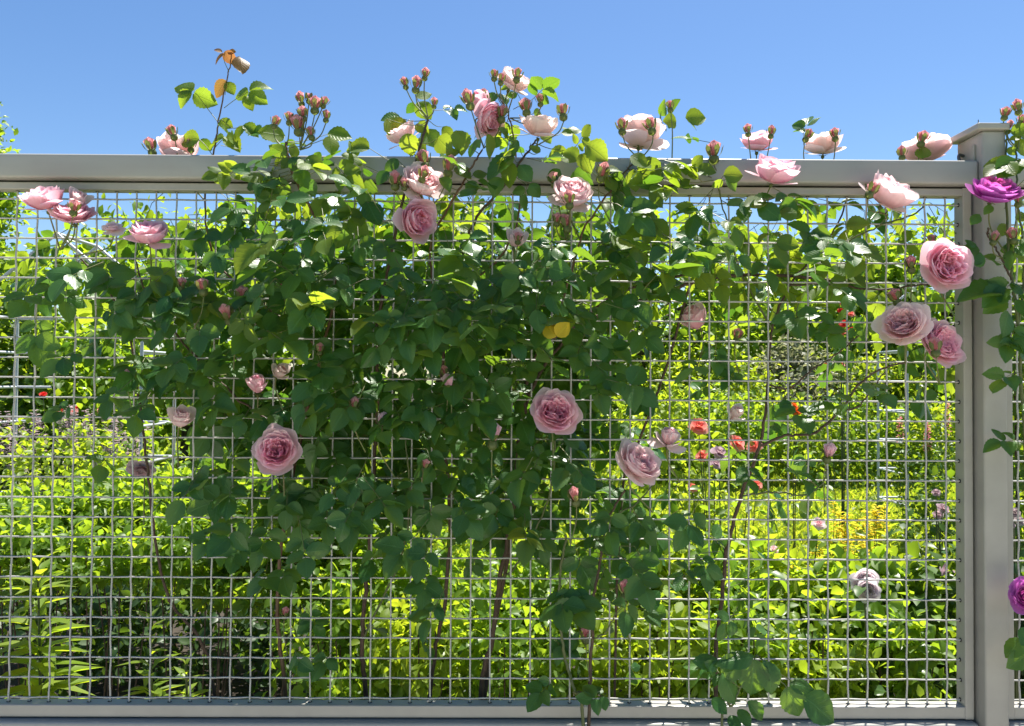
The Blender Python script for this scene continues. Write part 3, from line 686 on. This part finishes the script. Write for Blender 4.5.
# big leaves of the shoot at the bottom
for a in [(719, 664, 697, 658, 1.0), (753, 657, 721, 660, .7), (754, 660, 752, 698, 1.15), (763, 661, 786, 683, .7), (768, 662, 774, 694, 1.1), (734, 656, 722, 672, 1.0), (722, 674, 742, 703, 1.1), (734, 664, 730, 684, 1.1), (786, 688, 801, 718, 1.15), (804, 696, 837, 723, 1.0), (790, 684, 815, 687, .9), (712, 699, 728, 714, .9), (748, 702, 766, 721, .8), (738, 710, 752, 728, .9), (730, 716, 740, 732, .9), (716, 672, 706, 662, 1.)]:
    lf(sprig, *a[:4], -.14, 0, a[4], (rng.normal(.1, .3), -1, .7), rng.normal(-.015, .01))
for p in [((752, 664), (740, 662), (735, 657)), ((740, 688), (728, 678), (720, 668)), ((736, 700), (724, 698), (712, 699)), ((736, 702), (742, 700), (748, 702)), ((775, 672), (790, 680), (806, 696))]:
    tube(sprig.fol, catmull([at(x, y, -.135) for x, y in p], 4), .0012, .0009, 4, 2, False)
# leaves of the purple rose and across the post
for a in [(976, 247, 968, 238), (978, 248, 958, 256), (985, 262, 966, 256), (1000, 292, 960, 292), (1004, 290, 985, 303), (1006, 300, 984, 311), (1008, 312, 1003, 338), (1016, 300, 1030, 318), (1012, 338, 1002, 352), (1018, 345, 1032, 362), (1014, 330, 1030, 334), (1010, 284, 1024, 296), (1006, 172, 1004, 177), (1016, 160, 998, 176), (1020, 168, 1034, 158), (980, 215, 972, 222), (992, 206, 984, 214), (1022, 640, 1004, 655), (1026, 655, 1008, 668), (1030, 630, 1022, 645)]:
    lf(purp, *a, -.13, 0, 1.15, (rng.normal(-.1, .3), -1, .6))
for a in [(1012, 134, 1030, 124), (1014, 146, 1034, 150), (1010, 140, 1022, 136), (1018, 132, 1030, 140), (1008, 148, 1016, 155), (1016, 220, 1030, 214), (1008, 245, 1020, 255), (1018, 250, 1030, 262), (1006, 225, 998, 236), (1024, 190, 1034, 200)]:
    lf(purp, *a, -.07, 1, 1.1)
for px, py in [(1012, 282), (1020, 300), (1014, 330), (1024, 345), (1000, 262), (1022, 235), (1016, 372), (1026, 400), (1020, 440), (1024, 180), (1016, 158)]:
    P = at(px, py, -.12); ax = nrm((rng.uniform(-1, .4), rng.normal(-.3, .2), rng.normal(-.2, .4)))
    compound(purp.fol, P, ax, nrm((rng.normal(0, .3), -.6, .8)), rng.uniform(.040, .052), 0 if py > 200 else 1, 2, 5, P - ax * .03 + np.array((.01, 0, -.02)))
# sunlit leaves standing out in front below the rail
for _ in range(46):
    px, py = rng.uniform(235, 660), rng.uniform(190, 335); Y = rng.uniform(-.26, -.15)
    P = at(px, py, Y); ax = nrm((rng.normal(0, .8), rng.normal(-.5, .3), rng.normal(-.25, .3)))
    if hides_bloom(P, ax, .06, Y): continue
    compound(main.fol, P, ax, nrm((rng.normal(0, .3), rng.normal(-.45, .2), 1)), rng.uniform(.05, .066), 0 if rng.random() < .8 else 1, 2, 5 if rng.random() < .6 else 3, P - ax * .03 + np.array((0, .05, -.03)))
for b in (main, right, front, sprig, purp): b.finish()

# --- flower nodes
NODES += [(286, 150, -.06), (300, 150, -.06), (312, 160, -.06), (428, 118, -.05), (417, 140, -.06), (478, 160, -.06), (484, 148, -.06), (508, 112, .01), (510, 118, .01), (536, 146, -.04), (545, 160, -.04), (640, 160, -.05), (628, 174, -.06), (672, 160, .0), (756, 190, .04), (823, 190, .06), (925, 190, .08), (213, 158, .04), (176, 172, .09), (566, 240, -.08), (430, 210, -.07), (420, 250, -.07), (888, 215, -.06), (1006, 160, -.06), (1018, 150, -.07), (1010, 260, -.11), (60, 250, .0), (75, 256, .0), (150, 290, .02), (905, 364, -.05), (940, 384, -.05)]
tag_ = None
# --- blooms
for i, a in enumerate(BLOOMS):
    x = a[0]
    put_bloom((right if x > 690 else main).root, *a, var=i % 3)
for a in PURPLE:
    put_bloom(purp.root, *a)
# --- buds: x, y, w, Y
for a in [(173, 131, 11, .05), (151, 145, 13, .03), (191, 144, 10, .06), (275, 121, 10, -.05), (289, 117, 10, -.06), (298, 123, 15, -.07), (301, 98, 10, -.05), (309, 97, 9, -.04), (315, 103, 13, -.06), (324, 101, 9, -.05), (303, 112, 11, -.07), (326, 115, 9, -.05), (311, 132, 10, -.08),
 (405, 82, 9, -.05), (416, 83, 12, -.06), (425, 73, 9, -.05), (434, 102, 8, -.05), (469, 98, 14, -.06), (483, 95, 11, .02), (502, 112, 13, -.03), (494, 74, 9, -.04), (501, 78, 9, -.05), (517, 74, 11, -.05), (424, 158, 15, -.08), (449, 165, 15, -.10), (423, 173, 12, -.14), (395, 179, 13, -.12), (404, 183, 9, -.13),
 (526, 105, 13, -.06), (540, 99, 9, -.05), (563, 110, 13, -.04), (622, 125, 12, -.04), (651, 124, 13, -.05), (670, 105, 9, -.01), (602, 171, 14, -.10), (554, 178, 12, -.10), (569, 198, 13, -.16), (557, 218, 10, -.12), (566, 221, 14, -.12), (518, 237, 9, -.1),
 (203, 285, 13, -.07), (228, 313, 15, -.06), (182, 283, 10, -.03), (243, 294, 14, -.0), (127, 375, 9, -.08), (284, 283, 9, -.05), (320, 348, 9, -.05), (412, 365, 10, -.09), (445, 371, 9, -.08), (354, 404, 11, -.09), (425, 464, 9, -.08), (586, 632, 14, .06), (74, 206, 12, -.12), (285, 612, 9, .08)]:
    put_bud(main.root, *a)
for a in [(449, 384, 14, -.10), (381, 421, 13, -.09), (493, 435, 17, -.10)]: put_bud(main.root, *a, pink=True)
for a in [(714, 150, 16, -.05), (748, 129, 9, .0), (771, 131, 9, .0), (807, 134, 10, .03), (835, 133, 10, .03), (902, 152, 10, .03), (922, 137, 12, .04), (871, 188, 13, -.13), (932, 239, 9, -.05), (737, 334, 11, .04), (911, 263, 12, -.09), (896, 295, 13, -.10), (935, 345, 14, -.16)]:
    put_bud(right.root, *a)
put_bud(right.root, 828, 452, 14, -.08, pink=True)
for a in [(575, 495, 14, -.09), (625, 588, 14, -.10)]: put_bud(front.root, *a)
for a in [(1005, 112, 10, -.06), (1018, 106, 11, -.07), (1009, 126, 9, -.05), (1019, 198, 11, -.11), (994, 237, 10, -.14), (1013, 234, 12, -.13), (1022, 120, 10, -.05)]: put_bud(purp.root, *a)

# ================================================================== BACKGROUND PLANTS
def dirs(n): v = rng.normal(0, 1, (n, 3)); return v / np.linalg.norm(v, axis=1, keepdims=True)
def leaf_cloud(mb, cen, rad, n, size, ncl=40, spread=.22, shape=SMALL, up=.7, mat=None, shell=.55):
    """clumped leaves through an ellipsoid"""
    cen = np.array(cen); rad = np.array(rad)
    cc = dirs(ncl) * (rng.random(ncl) ** (1 / 3) * (1 - shell) + shell)[:, None]
    k = rng.integers(0, ncl, n); P = cc[k] + rng.normal(0, spread, (n, 3)); out = P * 1.0
    P = cen + P * rad; ok = P[:, 2] > .03; P = P[ok]; out = out[ok]; n = len(P)
    Z = out * .5 + np.array((0, 0, up)) + rng.normal(0, .5, (n, 3)); Y = out * .6 + rng.normal(0, .8, (n, 3)) + np.array((0, 0, -.05))
    sz = size * rng.uniform(.6, 1.25, n); ti = rng.integers(0, len(shape), n)
    for i in range(len(shape)):
        q = ti == i; batch(mb, shape[i], Y[q], Z[q], sz[q], P[q])
    return mb
def shrub(name, label, cat, px, pyt, Y, wpx, n, size, mat, z0=0.0, ncl=45, stems=4, spread=.2, group=None, up=.7, dy=None, stemmat='cane_brown', shell=.4):
    """px, width: in pixels at depth Y; pyt: its top"""
    top = at(px, pyt, Y); h = top[2] - z0; rx = wpx / 2 * mpp(Y); x, y = top[0], Y
    root = thing(name, (x, y, 0), label, cat, group)
    mb = MB(); leaf_cloud(mb, (x, y, z0 + h * .52), (rx, dy or rx * .8, h * .48), n, size, ncl, spread, up=up, shell=shell)
    mb.obj('foliage', [mat], root, origin=(x, y, z0))
    for i in range(stems):
        a = rng.uniform(0, 6.28); e = np.array((x + rx * .6 * math.cos(a), y + rx * .5 * math.sin(a), z0 + h * rng.uniform(.6, .85)))
        b = np.array((x + rx * .12 * math.cos(a), y + rx * .12 * math.sin(a), -.02))
        m2 = MB(); tube(m2, catmull([b, (b * .6 + e * .4) + rng.normal(0, .02, 3), e], 5), max(.004, h * .008), .002, 6)
        m2.obj('stem', [stemmat], root, origin=b)
    return root
def tree(name, label, px, pyt, Y, wpx, n, size, mat, ncl=60, cat='tree', base=.25):
    top = at(px, pyt, Y); h = top[2]; rx = wpx / 2 * mpp(Y); x, y = top[0], Y
    root = thing(name, (x, y, 0), label, cat, 'trees behind the garden')
    mb = MB(); leaf_cloud(mb, (x, y, h * (base + (1 - base) / 2)), (rx, rx * .8, h * (1 - base) / 2 * .95), n, size, ncl, .13, up=.6, shell=.35)
    mb.obj('crown', [mat], root, origin=(x, y, h * .5))
    mb = MB(); tube(mb, catmull([(x, y, -.05), (x + .05, y, h * .3), (x - .04, y + .05, h * .75)], 6), .035 * h, .01 * h, 9)
    for i in range(6):
        a = rng.uniform(0, 6.28); zb = h * rng.uniform(.25, .55)
        tube(mb, catmull([(x, y, zb), (x + rx * .35 * math.cos(a), y + rx * .3 * math.sin(a), zb + h * .14), (x + rx * .7 * math.cos(a), y + rx * .55 * math.sin(a), zb + h * .22)], 4), .012 * h, .004 * h, 6)
    mb.obj('trunk', ['bark'], root, origin=(x, y, 0))
# far trees and hedges
tree('garden_tree', 'yellow green leafy tree rising just above the rail at the far left', -62, 104, 8.5, 150, 24000, .10, 'bright', 80)
tree('garden_tree', 'dark tree behind the left rose mass, right of the tallest left tree', 190, 216, 11, 330, 9000, .17, 'bright', 80, base=.1)
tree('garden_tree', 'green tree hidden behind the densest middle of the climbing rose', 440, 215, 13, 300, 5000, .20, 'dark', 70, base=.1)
tree('garden_tree', 'sunlit bushy tree beyond the lawn between the arching cane and the yellow leaf', 640, 232, 15, 240, 8000, .20, 'bright', 70, base=.05)
tree('garden_tree', 'green tree beyond the lawn behind the red flowers', 800, 236, 17, 230, 9000, .20, 'bright', 70, base=.04)
tree('garden_tree', 'tree beyond the lawn behind the right metal arch and the post', 945, 226, 16, 230, 9000, .2, 'bright', 70, base=.04)
tree('garden_tree', 'large pale tree seen through the right mesh panel', 1080, 230, 11, 170, 6000, .15, 'mid', 60, base=.05)
# low hedges beyond the lawn
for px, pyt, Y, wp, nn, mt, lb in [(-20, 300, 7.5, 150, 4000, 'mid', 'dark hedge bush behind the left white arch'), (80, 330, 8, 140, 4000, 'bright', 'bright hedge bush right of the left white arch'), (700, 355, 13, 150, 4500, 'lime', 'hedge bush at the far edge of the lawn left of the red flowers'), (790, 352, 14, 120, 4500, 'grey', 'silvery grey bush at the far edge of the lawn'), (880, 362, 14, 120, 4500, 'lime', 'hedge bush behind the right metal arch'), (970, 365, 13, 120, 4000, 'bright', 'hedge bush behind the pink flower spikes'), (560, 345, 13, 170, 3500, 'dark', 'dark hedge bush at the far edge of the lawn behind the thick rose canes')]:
    shrub('hedge_bush', lb, 'hedge', px, pyt, Y, wp, nn, .12, mt, stems=2, group='hedge bushes beyond the lawn')
for px, pyt, wp, mt, lb in [(655, 402, 90, 'lime', 'lime border plant at the lawn edge behind the half open pale rose'), (730, 396, 90, 'bright', 'border plant at the lawn edge behind the forked cane'), (800, 404, 80, 'lime', 'lime border plant at the lawn edge behind the orange flower'), (862, 398, 80, 'bright', 'border plant at the lawn edge left of the right metal arch'), (935, 405, 80, 'lime', 'lime border plant at the lawn edge near the pink spikes')]:
    shrub('border_plant', lb, 'shrub', px, pyt, 9.2 + rng.uniform(-.4, .4), wp, 2200, .09, mt, stems=2, group='border plants at the lawn edge')
# near bed, left
for px, pyt, Y, wp, nn, sz, mt, lb in [
 (25, 492, 1.15, 150, 2300, .042, 'bright', 'bright green leafy shrub in the left corner behind the lilies'),
 (120, 478, 1.35, 150, 2500, .042, 'bright', 'bright green leafy shrub between the two yellow lilies'),
 (215, 470, 1.25, 150, 2300, .042, 'bright', 'bright green leafy shrub under the left edge of the rose'),
 (300, 500, 1.0, 150, 1900, .046, 'mid', 'green shrub below the leftmost open pink rosette'),
 (60, 436, 2.3, 170, 2600, .045, 'lime', 'lime green perennial behind the left corner shrubs'),
 (190, 432, 2.4, 170, 2600, .045, 'bright', 'bright perennial behind the faded hanging bloom'),
 (330, 440, 2.2, 170, 1800, .05, 'mid', 'green perennial hidden behind the left rose canes'),
 (390, 540, .85, 130, 1500, .05, 'bright', 'leafy shrub behind the mesh near the red brown cane'),
 (470, 545, .95, 130, 1500, .05, 'bright', 'bright shrub behind the thick middle canes'),
 (545, 535, 1.0, 130, 1600, .05, 'bright', 'green shrub left of the young rose in front of the fence'),
 (480, 450, 2.6, 180, 1800, .05, 'bright', 'tall bright perennial behind the dense middle of the rose'),
 (645, 535, 1.1, 130, 1800, .055, 'lime', 'lime green shrub behind the young front rose'),
 (655, 395, 3.0, 130, 1800, .06, 'lime', 'lime green bush behind the half open pale rose'),
 (715, 560, 1.0, 120, 1500, .058, 'bright', 'bright shrub behind the short glossy shoot'),
 (790, 558, 1.1, 130, 1700, .062, 'lime', 'lime leaved shrub right of the short glossy shoot'),
 (860, 575, .9, 120, 1300, .07, 'bright', 'broad leaved green shrub under the white bloom'),
 (930, 570, .95, 110, 1300, .066, 'mid', 'broad green shrub against the post at the bottom right'),
 (940, 500, 1.9, 70, 900, .05, 'mid', 'upright green plant right of the yellow flower spikes'),
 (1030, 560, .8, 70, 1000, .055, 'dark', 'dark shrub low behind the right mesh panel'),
 (1030, 390, 1.8, 80, 1500, .05, 'bright', 'bright tall shrub behind the right mesh panel'),
 (1040, 255, 1.2, 90, 1200, .055, 'mid', 'tall shrub behind the right panel at the height of the magenta bloom'),
]:
    z0 = .80 if (px < 320 and Y < 1.4) else (.28 if Y < 1.3 else .05)
    shrub('garden_shrub', lb, 'shrub', px, pyt, Y, wp, nn, sz, mt, z0, group='shrubs behind the fence', up=.8)
# lower plants in front of them, their tops in the sun
for px, pyt, Y, wp, nn, sz, mt, z0, lb in [(8, 522, .85, 100, 900, .040, 'bright', .72, 'small bright shrub at the picture edge left of the tallest lily'), (95, 530, .85, 100, 900, .040, 'bright', .78, 'small bright shrub just right of the tallest lily'), (180, 522, .8, 110, 900, .040, 'bright', .76, 'small bright shrub above the slim lily, under the hanging bloom'), (262, 540, .75, 100, 800, .042, 'bright', .7, 'small bright shrub under the leftmost open pink rosette'),
 (340, 590, .55, 100, 600, .042, 'bright', .45, 'low bright plant by the mesh at the left rose canes'), (425, 600, .55, 100, 550, .042, 'lime', .45, 'low lime plant by the mesh between the left and middle canes'), (515, 596, .55, 100, 600, .042, 'bright', .45, 'low bright plant by the mesh left of the young front rose'), (650, 590, .6, 100, 650, .046, 'lime', .4, 'low lime plant by the mesh left of the glossy shoot'), (735, 600, .6, 90, 550, .046, 'bright', .4, 'low bright plant by the mesh behind the glossy shoot'), (815, 606, .6, 90, 550, .05, 'lime', .4, 'low lime plant by the mesh right of the glossy shoot'), (905, 618, .6, 90, 450, .052, 'bright', .4, 'low bright plant by the mesh next to the post')]:
    shrub('low_plant', lb, 'plant', px, pyt, Y, wp, nn, sz, mt, z0, 26, 3, .24, 'low plants along the mesh', .8)
# shaded undergrowth between them
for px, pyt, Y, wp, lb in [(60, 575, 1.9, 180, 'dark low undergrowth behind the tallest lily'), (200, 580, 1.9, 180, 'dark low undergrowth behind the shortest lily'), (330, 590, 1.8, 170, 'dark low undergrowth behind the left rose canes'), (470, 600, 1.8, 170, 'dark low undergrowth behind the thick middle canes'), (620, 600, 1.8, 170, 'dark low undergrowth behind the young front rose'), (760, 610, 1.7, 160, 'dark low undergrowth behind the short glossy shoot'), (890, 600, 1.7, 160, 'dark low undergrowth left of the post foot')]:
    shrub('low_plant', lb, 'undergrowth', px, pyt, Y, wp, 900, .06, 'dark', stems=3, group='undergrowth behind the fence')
# lilies with strap leaves
def lily(px, pyt, Y, n, L, label):
    top = at(px, pyt, Y); x, y, z = top; root = thing('lily_plant', (x, y, 0), label, 'lily', 'lilies behind the fence')
    C = catmull([(x + .02, y, -.02), (x + .01, y + .01, z * .5), (x, y, z)], 8); mb = MB(); tube(mb, C, .006, .003, 7); mb.obj('stem', ['cane_green'], root, origin=(x, y, 0))
    mb = MB(); t = np.sort(rng.uniform(.45, 1, n)); P = np.stack([np.interp(t, np.linspace(0, 1, len(C)), C[:, i]) for i in range(3)], 1)
    a = np.arange(n) * 2.4 + rng.normal(0, .2, n); el = np.interp(t, [.45, .9, 1], [.35, .8, 1.9])
    Yv = np.stack([np.cos(a), np.sin(a), el], 1); Z = np.stack([-np.cos(a) * .4, -np.sin(a) * .4, np.ones(n)], 1)
    for i in range(2): q = np.arange(n) % 2 == i; batch(mb, STRAP[i], Yv[q], Z[q], (L * (1.25 - .7 * (t - .45) / .55) * rng.uniform(.75, 1.1, n))[q], P[q])
    mb.obj('foliage', ['lime'], root, origin=(x, y, 0))
lily(38, 566, .34, 64, .15, 'tallest lime green lily, with the leafiest stem, at the bottom left'); lily(150, 618, .30, 34, .11, 'slim lime green lily standing alone before the dark gap'); lily(186, 664, .28, 26, .10, 'shortest lime green lily, right of the slim one')
# dusty purple spikes left
def spikes(name, label, cat, px, pyt, Y, n, hpx, wpx, mats, group=None, tall=None):
    top = at(px, pyt, Y); x, y, z = top; root = thing(name, (x, y, 0), label, cat, group)
    lo = MB()
    for i in range(n):
        xx, yy = x + rng.normal(0, wpx * .5) * mpp(Y), y + rng.normal(0, .12); zz = z * rng.uniform(.90, 1.0); hh = hpx * mpp(Y) * rng.uniform(.7, 1.1)
        mb = MB(); m = 70; t = rng.random(m); a = rng.uniform(0, 6.28, m); r = .018 * (1.15 - t) * (hpx * mpp(Y) / .12) ** .5
        P = np.stack([xx + r * np.cos(a) * .6, yy + r * np.sin(a) * .6, zz - hh + hh * t], 1); O = np.stack([np.cos(a), np.sin(a), .5 + 0 * a], 1)
        batch(mb, SMALL[0], O, np.stack([-np.cos(a) * .3, -np.sin(a) * .3, 1 + 0 * a], 1), np.full(m, .024), P)
        tube(lo, catmull([(x + (xx - x) * .3, y, -.02), (xx, yy, zz * .5), (xx, yy, zz)], 4), .004, .0015, 5)
        mb.obj('flower_spike', [mats[0]], root, origin=(xx, yy, zz - hh))
    lo.obj('stem', ['cane_green'], root, origin=(x, y, 0))
    mb = MB(); leaf_cloud(mb, (x, y, z * .40), (wpx * .8 * mpp(Y), .2, z * .38), 420, .05, 24, .25); mb.obj('foliage', [mats[1]], root, origin=(x, y, 0))
for px, pyt, Y, n, lb in [(20, 408, 3.0, 11, 'clump of dusty purple flower spikes at the left edge'), (75, 402, 3.2, 12, 'clump of dusty purple spikes below the red flowers'), (125, 412, 2.9, 10, 'clump of dusty purple spikes left of the faded hanging bloom')]:
    spikes('purple_perennial', lb, 'flowers', px, pyt, Y, n, 42, 40, ('purple_o', 'grey'), 'dusty purple perennials')
for px, pyt, Y, n, lb in [(848, 505, 2.0, 3, 'yellow flower spikes, leftmost clump on the lawn edge'), (872, 510, 1.9, 4, 'yellow flower spikes in the middle clump, above the white bloom'), (898, 503, 2.05, 3, 'yellow flower spikes, clump nearest the post'), (812, 542, 1.7, 3, 'small low clump of yellow spikes below the single bud on its stem')]:
    spikes('yellow_loosestrife', lb, 'flowers', px, pyt, Y, n, 58, 15, ('yellow_o', 'lime'), 'yellow flower spikes')
for px, pyt, Y, n, lb in [(907, 415, 5.0, 1, 'single slim pink flower spike right of the metal arch'), (931, 418, 5.0, 2, 'pair of pink flower spikes close to the post'), (941, 396, 5.6, 1, 'salmon flower spike standing highest beside the post')]:
    spikes('pink_spike_flower', lb, 'flowers', px, pyt, Y, n, 34, 5, ('spike_pink', 'mid'), 'pink flower spikes')
# bright garden flowers behind (red, coral, orange)
def flower_plant(name, label, cat, fl, Y, mats, leafmat='mid', group=None, kind='loose', nl=260, lsz=.055):
    cx = np.mean([f[0] for f in fl]); p = at(cx, 450, Y); root = thing(name, (p[0], Y, 0), label, cat, group)
    lo = MB(); ztop = 0
    for i, (x, y, d) in enumerate(fl):
        q = at(x, y, Y + rng.normal(0, .05)); r = d / 2 * mpp(Y); f = nrm((rng.normal(0, .3), -.7, .7 if name != 'white_rose' else .2)); t = mats[i % len(mats)]
        link('flower_head', bloom_get(kind, t, 7), root, q - f * r * .3, zframe(f, rng.uniform(0, 6)), r); ztop = max(ztop, q[2])
        tube(lo, catmull([(p[0] + (q[0] - p[0]) * .4, Y, -.02), (q[0] * .7 + p[0] * .3, Y, q[2] * .5), q - f * r * .3], 5), .005, .0025, 5)
    lo.obj('stem', ['cane_green'], root, origin=(p[0], Y, 0))
    mb = MB(); leaf_cloud(mb, (p[0], Y, ztop * .42), (max(.22, 40 * mpp(Y)), .25, ztop * .4), nl, lsz, 26, .25); mb.obj('foliage', [leafmat], root, origin=(p[0], Y, 0))
flower_plant('red_flower', 'low plant with small red flowers right of the left white arch', 'flowers', [(43, 394, 7), (74, 411, 8), (78, 406, 6), (100, 409, 9), (59, 412, 9)], 4.2, ['red', 'coral'], 'bright')
flower_plant('red_rose', 'tall rose with red flowers far behind, left of the two touching pink blooms', 'rose bush', [(842, 311, 9), (851, 313, 8), (844, 323, 9), (843, 332, 10), (852, 330, 9), (840, 302, 7), (826, 366, 9), (841, 364, 7)], 5.5, ['red', 'coral'], 'mid', nl=500)
flower_plant('coral_rose', 'rose with coral flowers between the half open pale rose and the forked cane', 'rose bush', [(699, 425, 19), (738, 442, 18), (754, 445, 15), (702, 455, 13), (757, 484, 12), (693, 487, 10)], 2.6, ['coral'], 'lime', nl=240)
flower_plant('lilac_rose', 'rose with one dusty lilac bloom left of the coral flowers on the forked cane', 'rose bush', [(720, 452, 17), (716, 463, 12)], 2.2, ['lilac'], 'bright', nl=160)
flower_plant('orange_flower', 'small orange flower glimpsed between dark leaves right of the forked cane', 'flowers', [(797, 411, 9), (795, 405, 7)], 3.0, ['orange'], 'bright', nl=160)
flower_plant('white_rose', 'rose with a drooping white bloom low behind the mesh, left of the post', 'rose bush', [(865, 582, 22), (868, 590, 19)], .55, ['white'], 'mid', kind='open', nl=160)
flower_plant('lilac_rose', 'rose with small dusty blooms close to the post behind the mesh', 'rose bush', [(944, 508, 12), (938, 514, 10), (948, 570, 14), (936, 492, 8)], 1.4, ['lilac'], 'mid', nl=160)
flower_plant('pale_rose', 'rose with one small pale pink bloom left of the yellow spikes', 'rose bush', [(819, 523, 13), (775, 549, 10)], 1.2, ['pale'], 'bright', nl=160)
flower_plant('lilac_rose', 'rose with tiny faded blooms low behind the mesh right of the glossy shoot', 'rose bush', [(817, 684, 10), (898, 694, 10), (848, 690, 8), (780, 640, 8)], .7, ['lilac', 'pale'], 'mid', nl=200)
flower_plant('purple_rose', 'dark plum flowered rose low behind the right mesh panel', 'rose bush', [(1014, 512, 12), (1020, 520, 10), (1012, 524, 9)], .6, ['purple'], 'dark', nl=160)

# metal rose arches
def arch(px, Y, hz, wd, dp, label, tilt=0):
    p = at(px, 400, Y); x, y = p[0], Y; root = thing('rose_arch', (x, y, 0), label, 'garden arch', 'white metal garden arches'); r = .013
    def bar(name, a, b, rr=r): mb = MB(); tube(mb, [a, (np.array(a) + b) / 2, b], rr, rr, 8); mb.obj(name, ['white_metal'], root, origin=a)
    x2 = x - wd
    for xx in (x, x2):
        for yy in (y, y + dp): bar('upright', np.array((xx, yy, 0)), np.array((xx, yy, hz)))
    ap = hz + abs(wd) * .42
    for yy in (y, y + dp):
        bar('rafter', np.array((x, yy, hz)), np.array((x - wd / 2, yy, ap))); bar('rafter', np.array((x2, yy, hz)), np.array((x - wd / 2, yy, ap)))
        for i in range(1, 8):
            z = hz * i / 7.2
            if yy == y: bar('rung', np.array((x, yy, z)), np.array((x - wd * .22, yy, z)), .011); bar('rung', np.array((x2, yy, z)), np.array((x2 + wd * .22, yy, z)), .011)
    for i in range(1, 8):
        z = hz * i / 7.2; bar('side_rung', np.array((x, y, z)), np.array((x, y + dp, z)), .011); bar('side_rung', np.array((x2, y, z)), np.array((x2, y + dp, z)), .011)
    bar('ridge', np.array((x - wd / 2, y, ap)), np.array((x - wd / 2, y + dp, ap)))
hz = at(16, 312, 4.6)[2]; arch(16, 4.6, hz, -1.3, -.6, 'white tubular garden arch with rungs at the left edge')
hz = at(878, 318, 6.2)[2]; arch(878, 6.2, hz, -1.2, -.6, 'white tubular garden arch behind the two big pale blooms beside the post')

# lawn grass blades
n = 130000; y = 3.2 + 17 * rng.random(n) ** 1.5; x = (rng.random(n) * 2.1 - .75) * (y + 2) * .75
P = np.stack([x, y, np.full(n, -.005)], 1); Yv = np.stack([rng.normal(0, .8, n), rng.normal(0, .8, n), np.full(n, .8)], 1); Z = np.stack([rng.normal(0, 1, n), rng.normal(-.5, 1, n), .4 + 0 * x], 1)
v, f, uv = np.array([(-.16, 0, 0), (.16, 0, 0), (0, 1., -.15)]), np.array([(0, 1, 2)]), np.zeros((3, 2))
mb = MB(); batch(mb, (v, f, uv), Yv, Z, rng.uniform(.05, .10, n) * (1 + .06 * y), P)
tag(mb.obj('grass', ['grass']), 'sunlit yellow green grass of the lawn behind the fence', 'grass', kind='stuff')
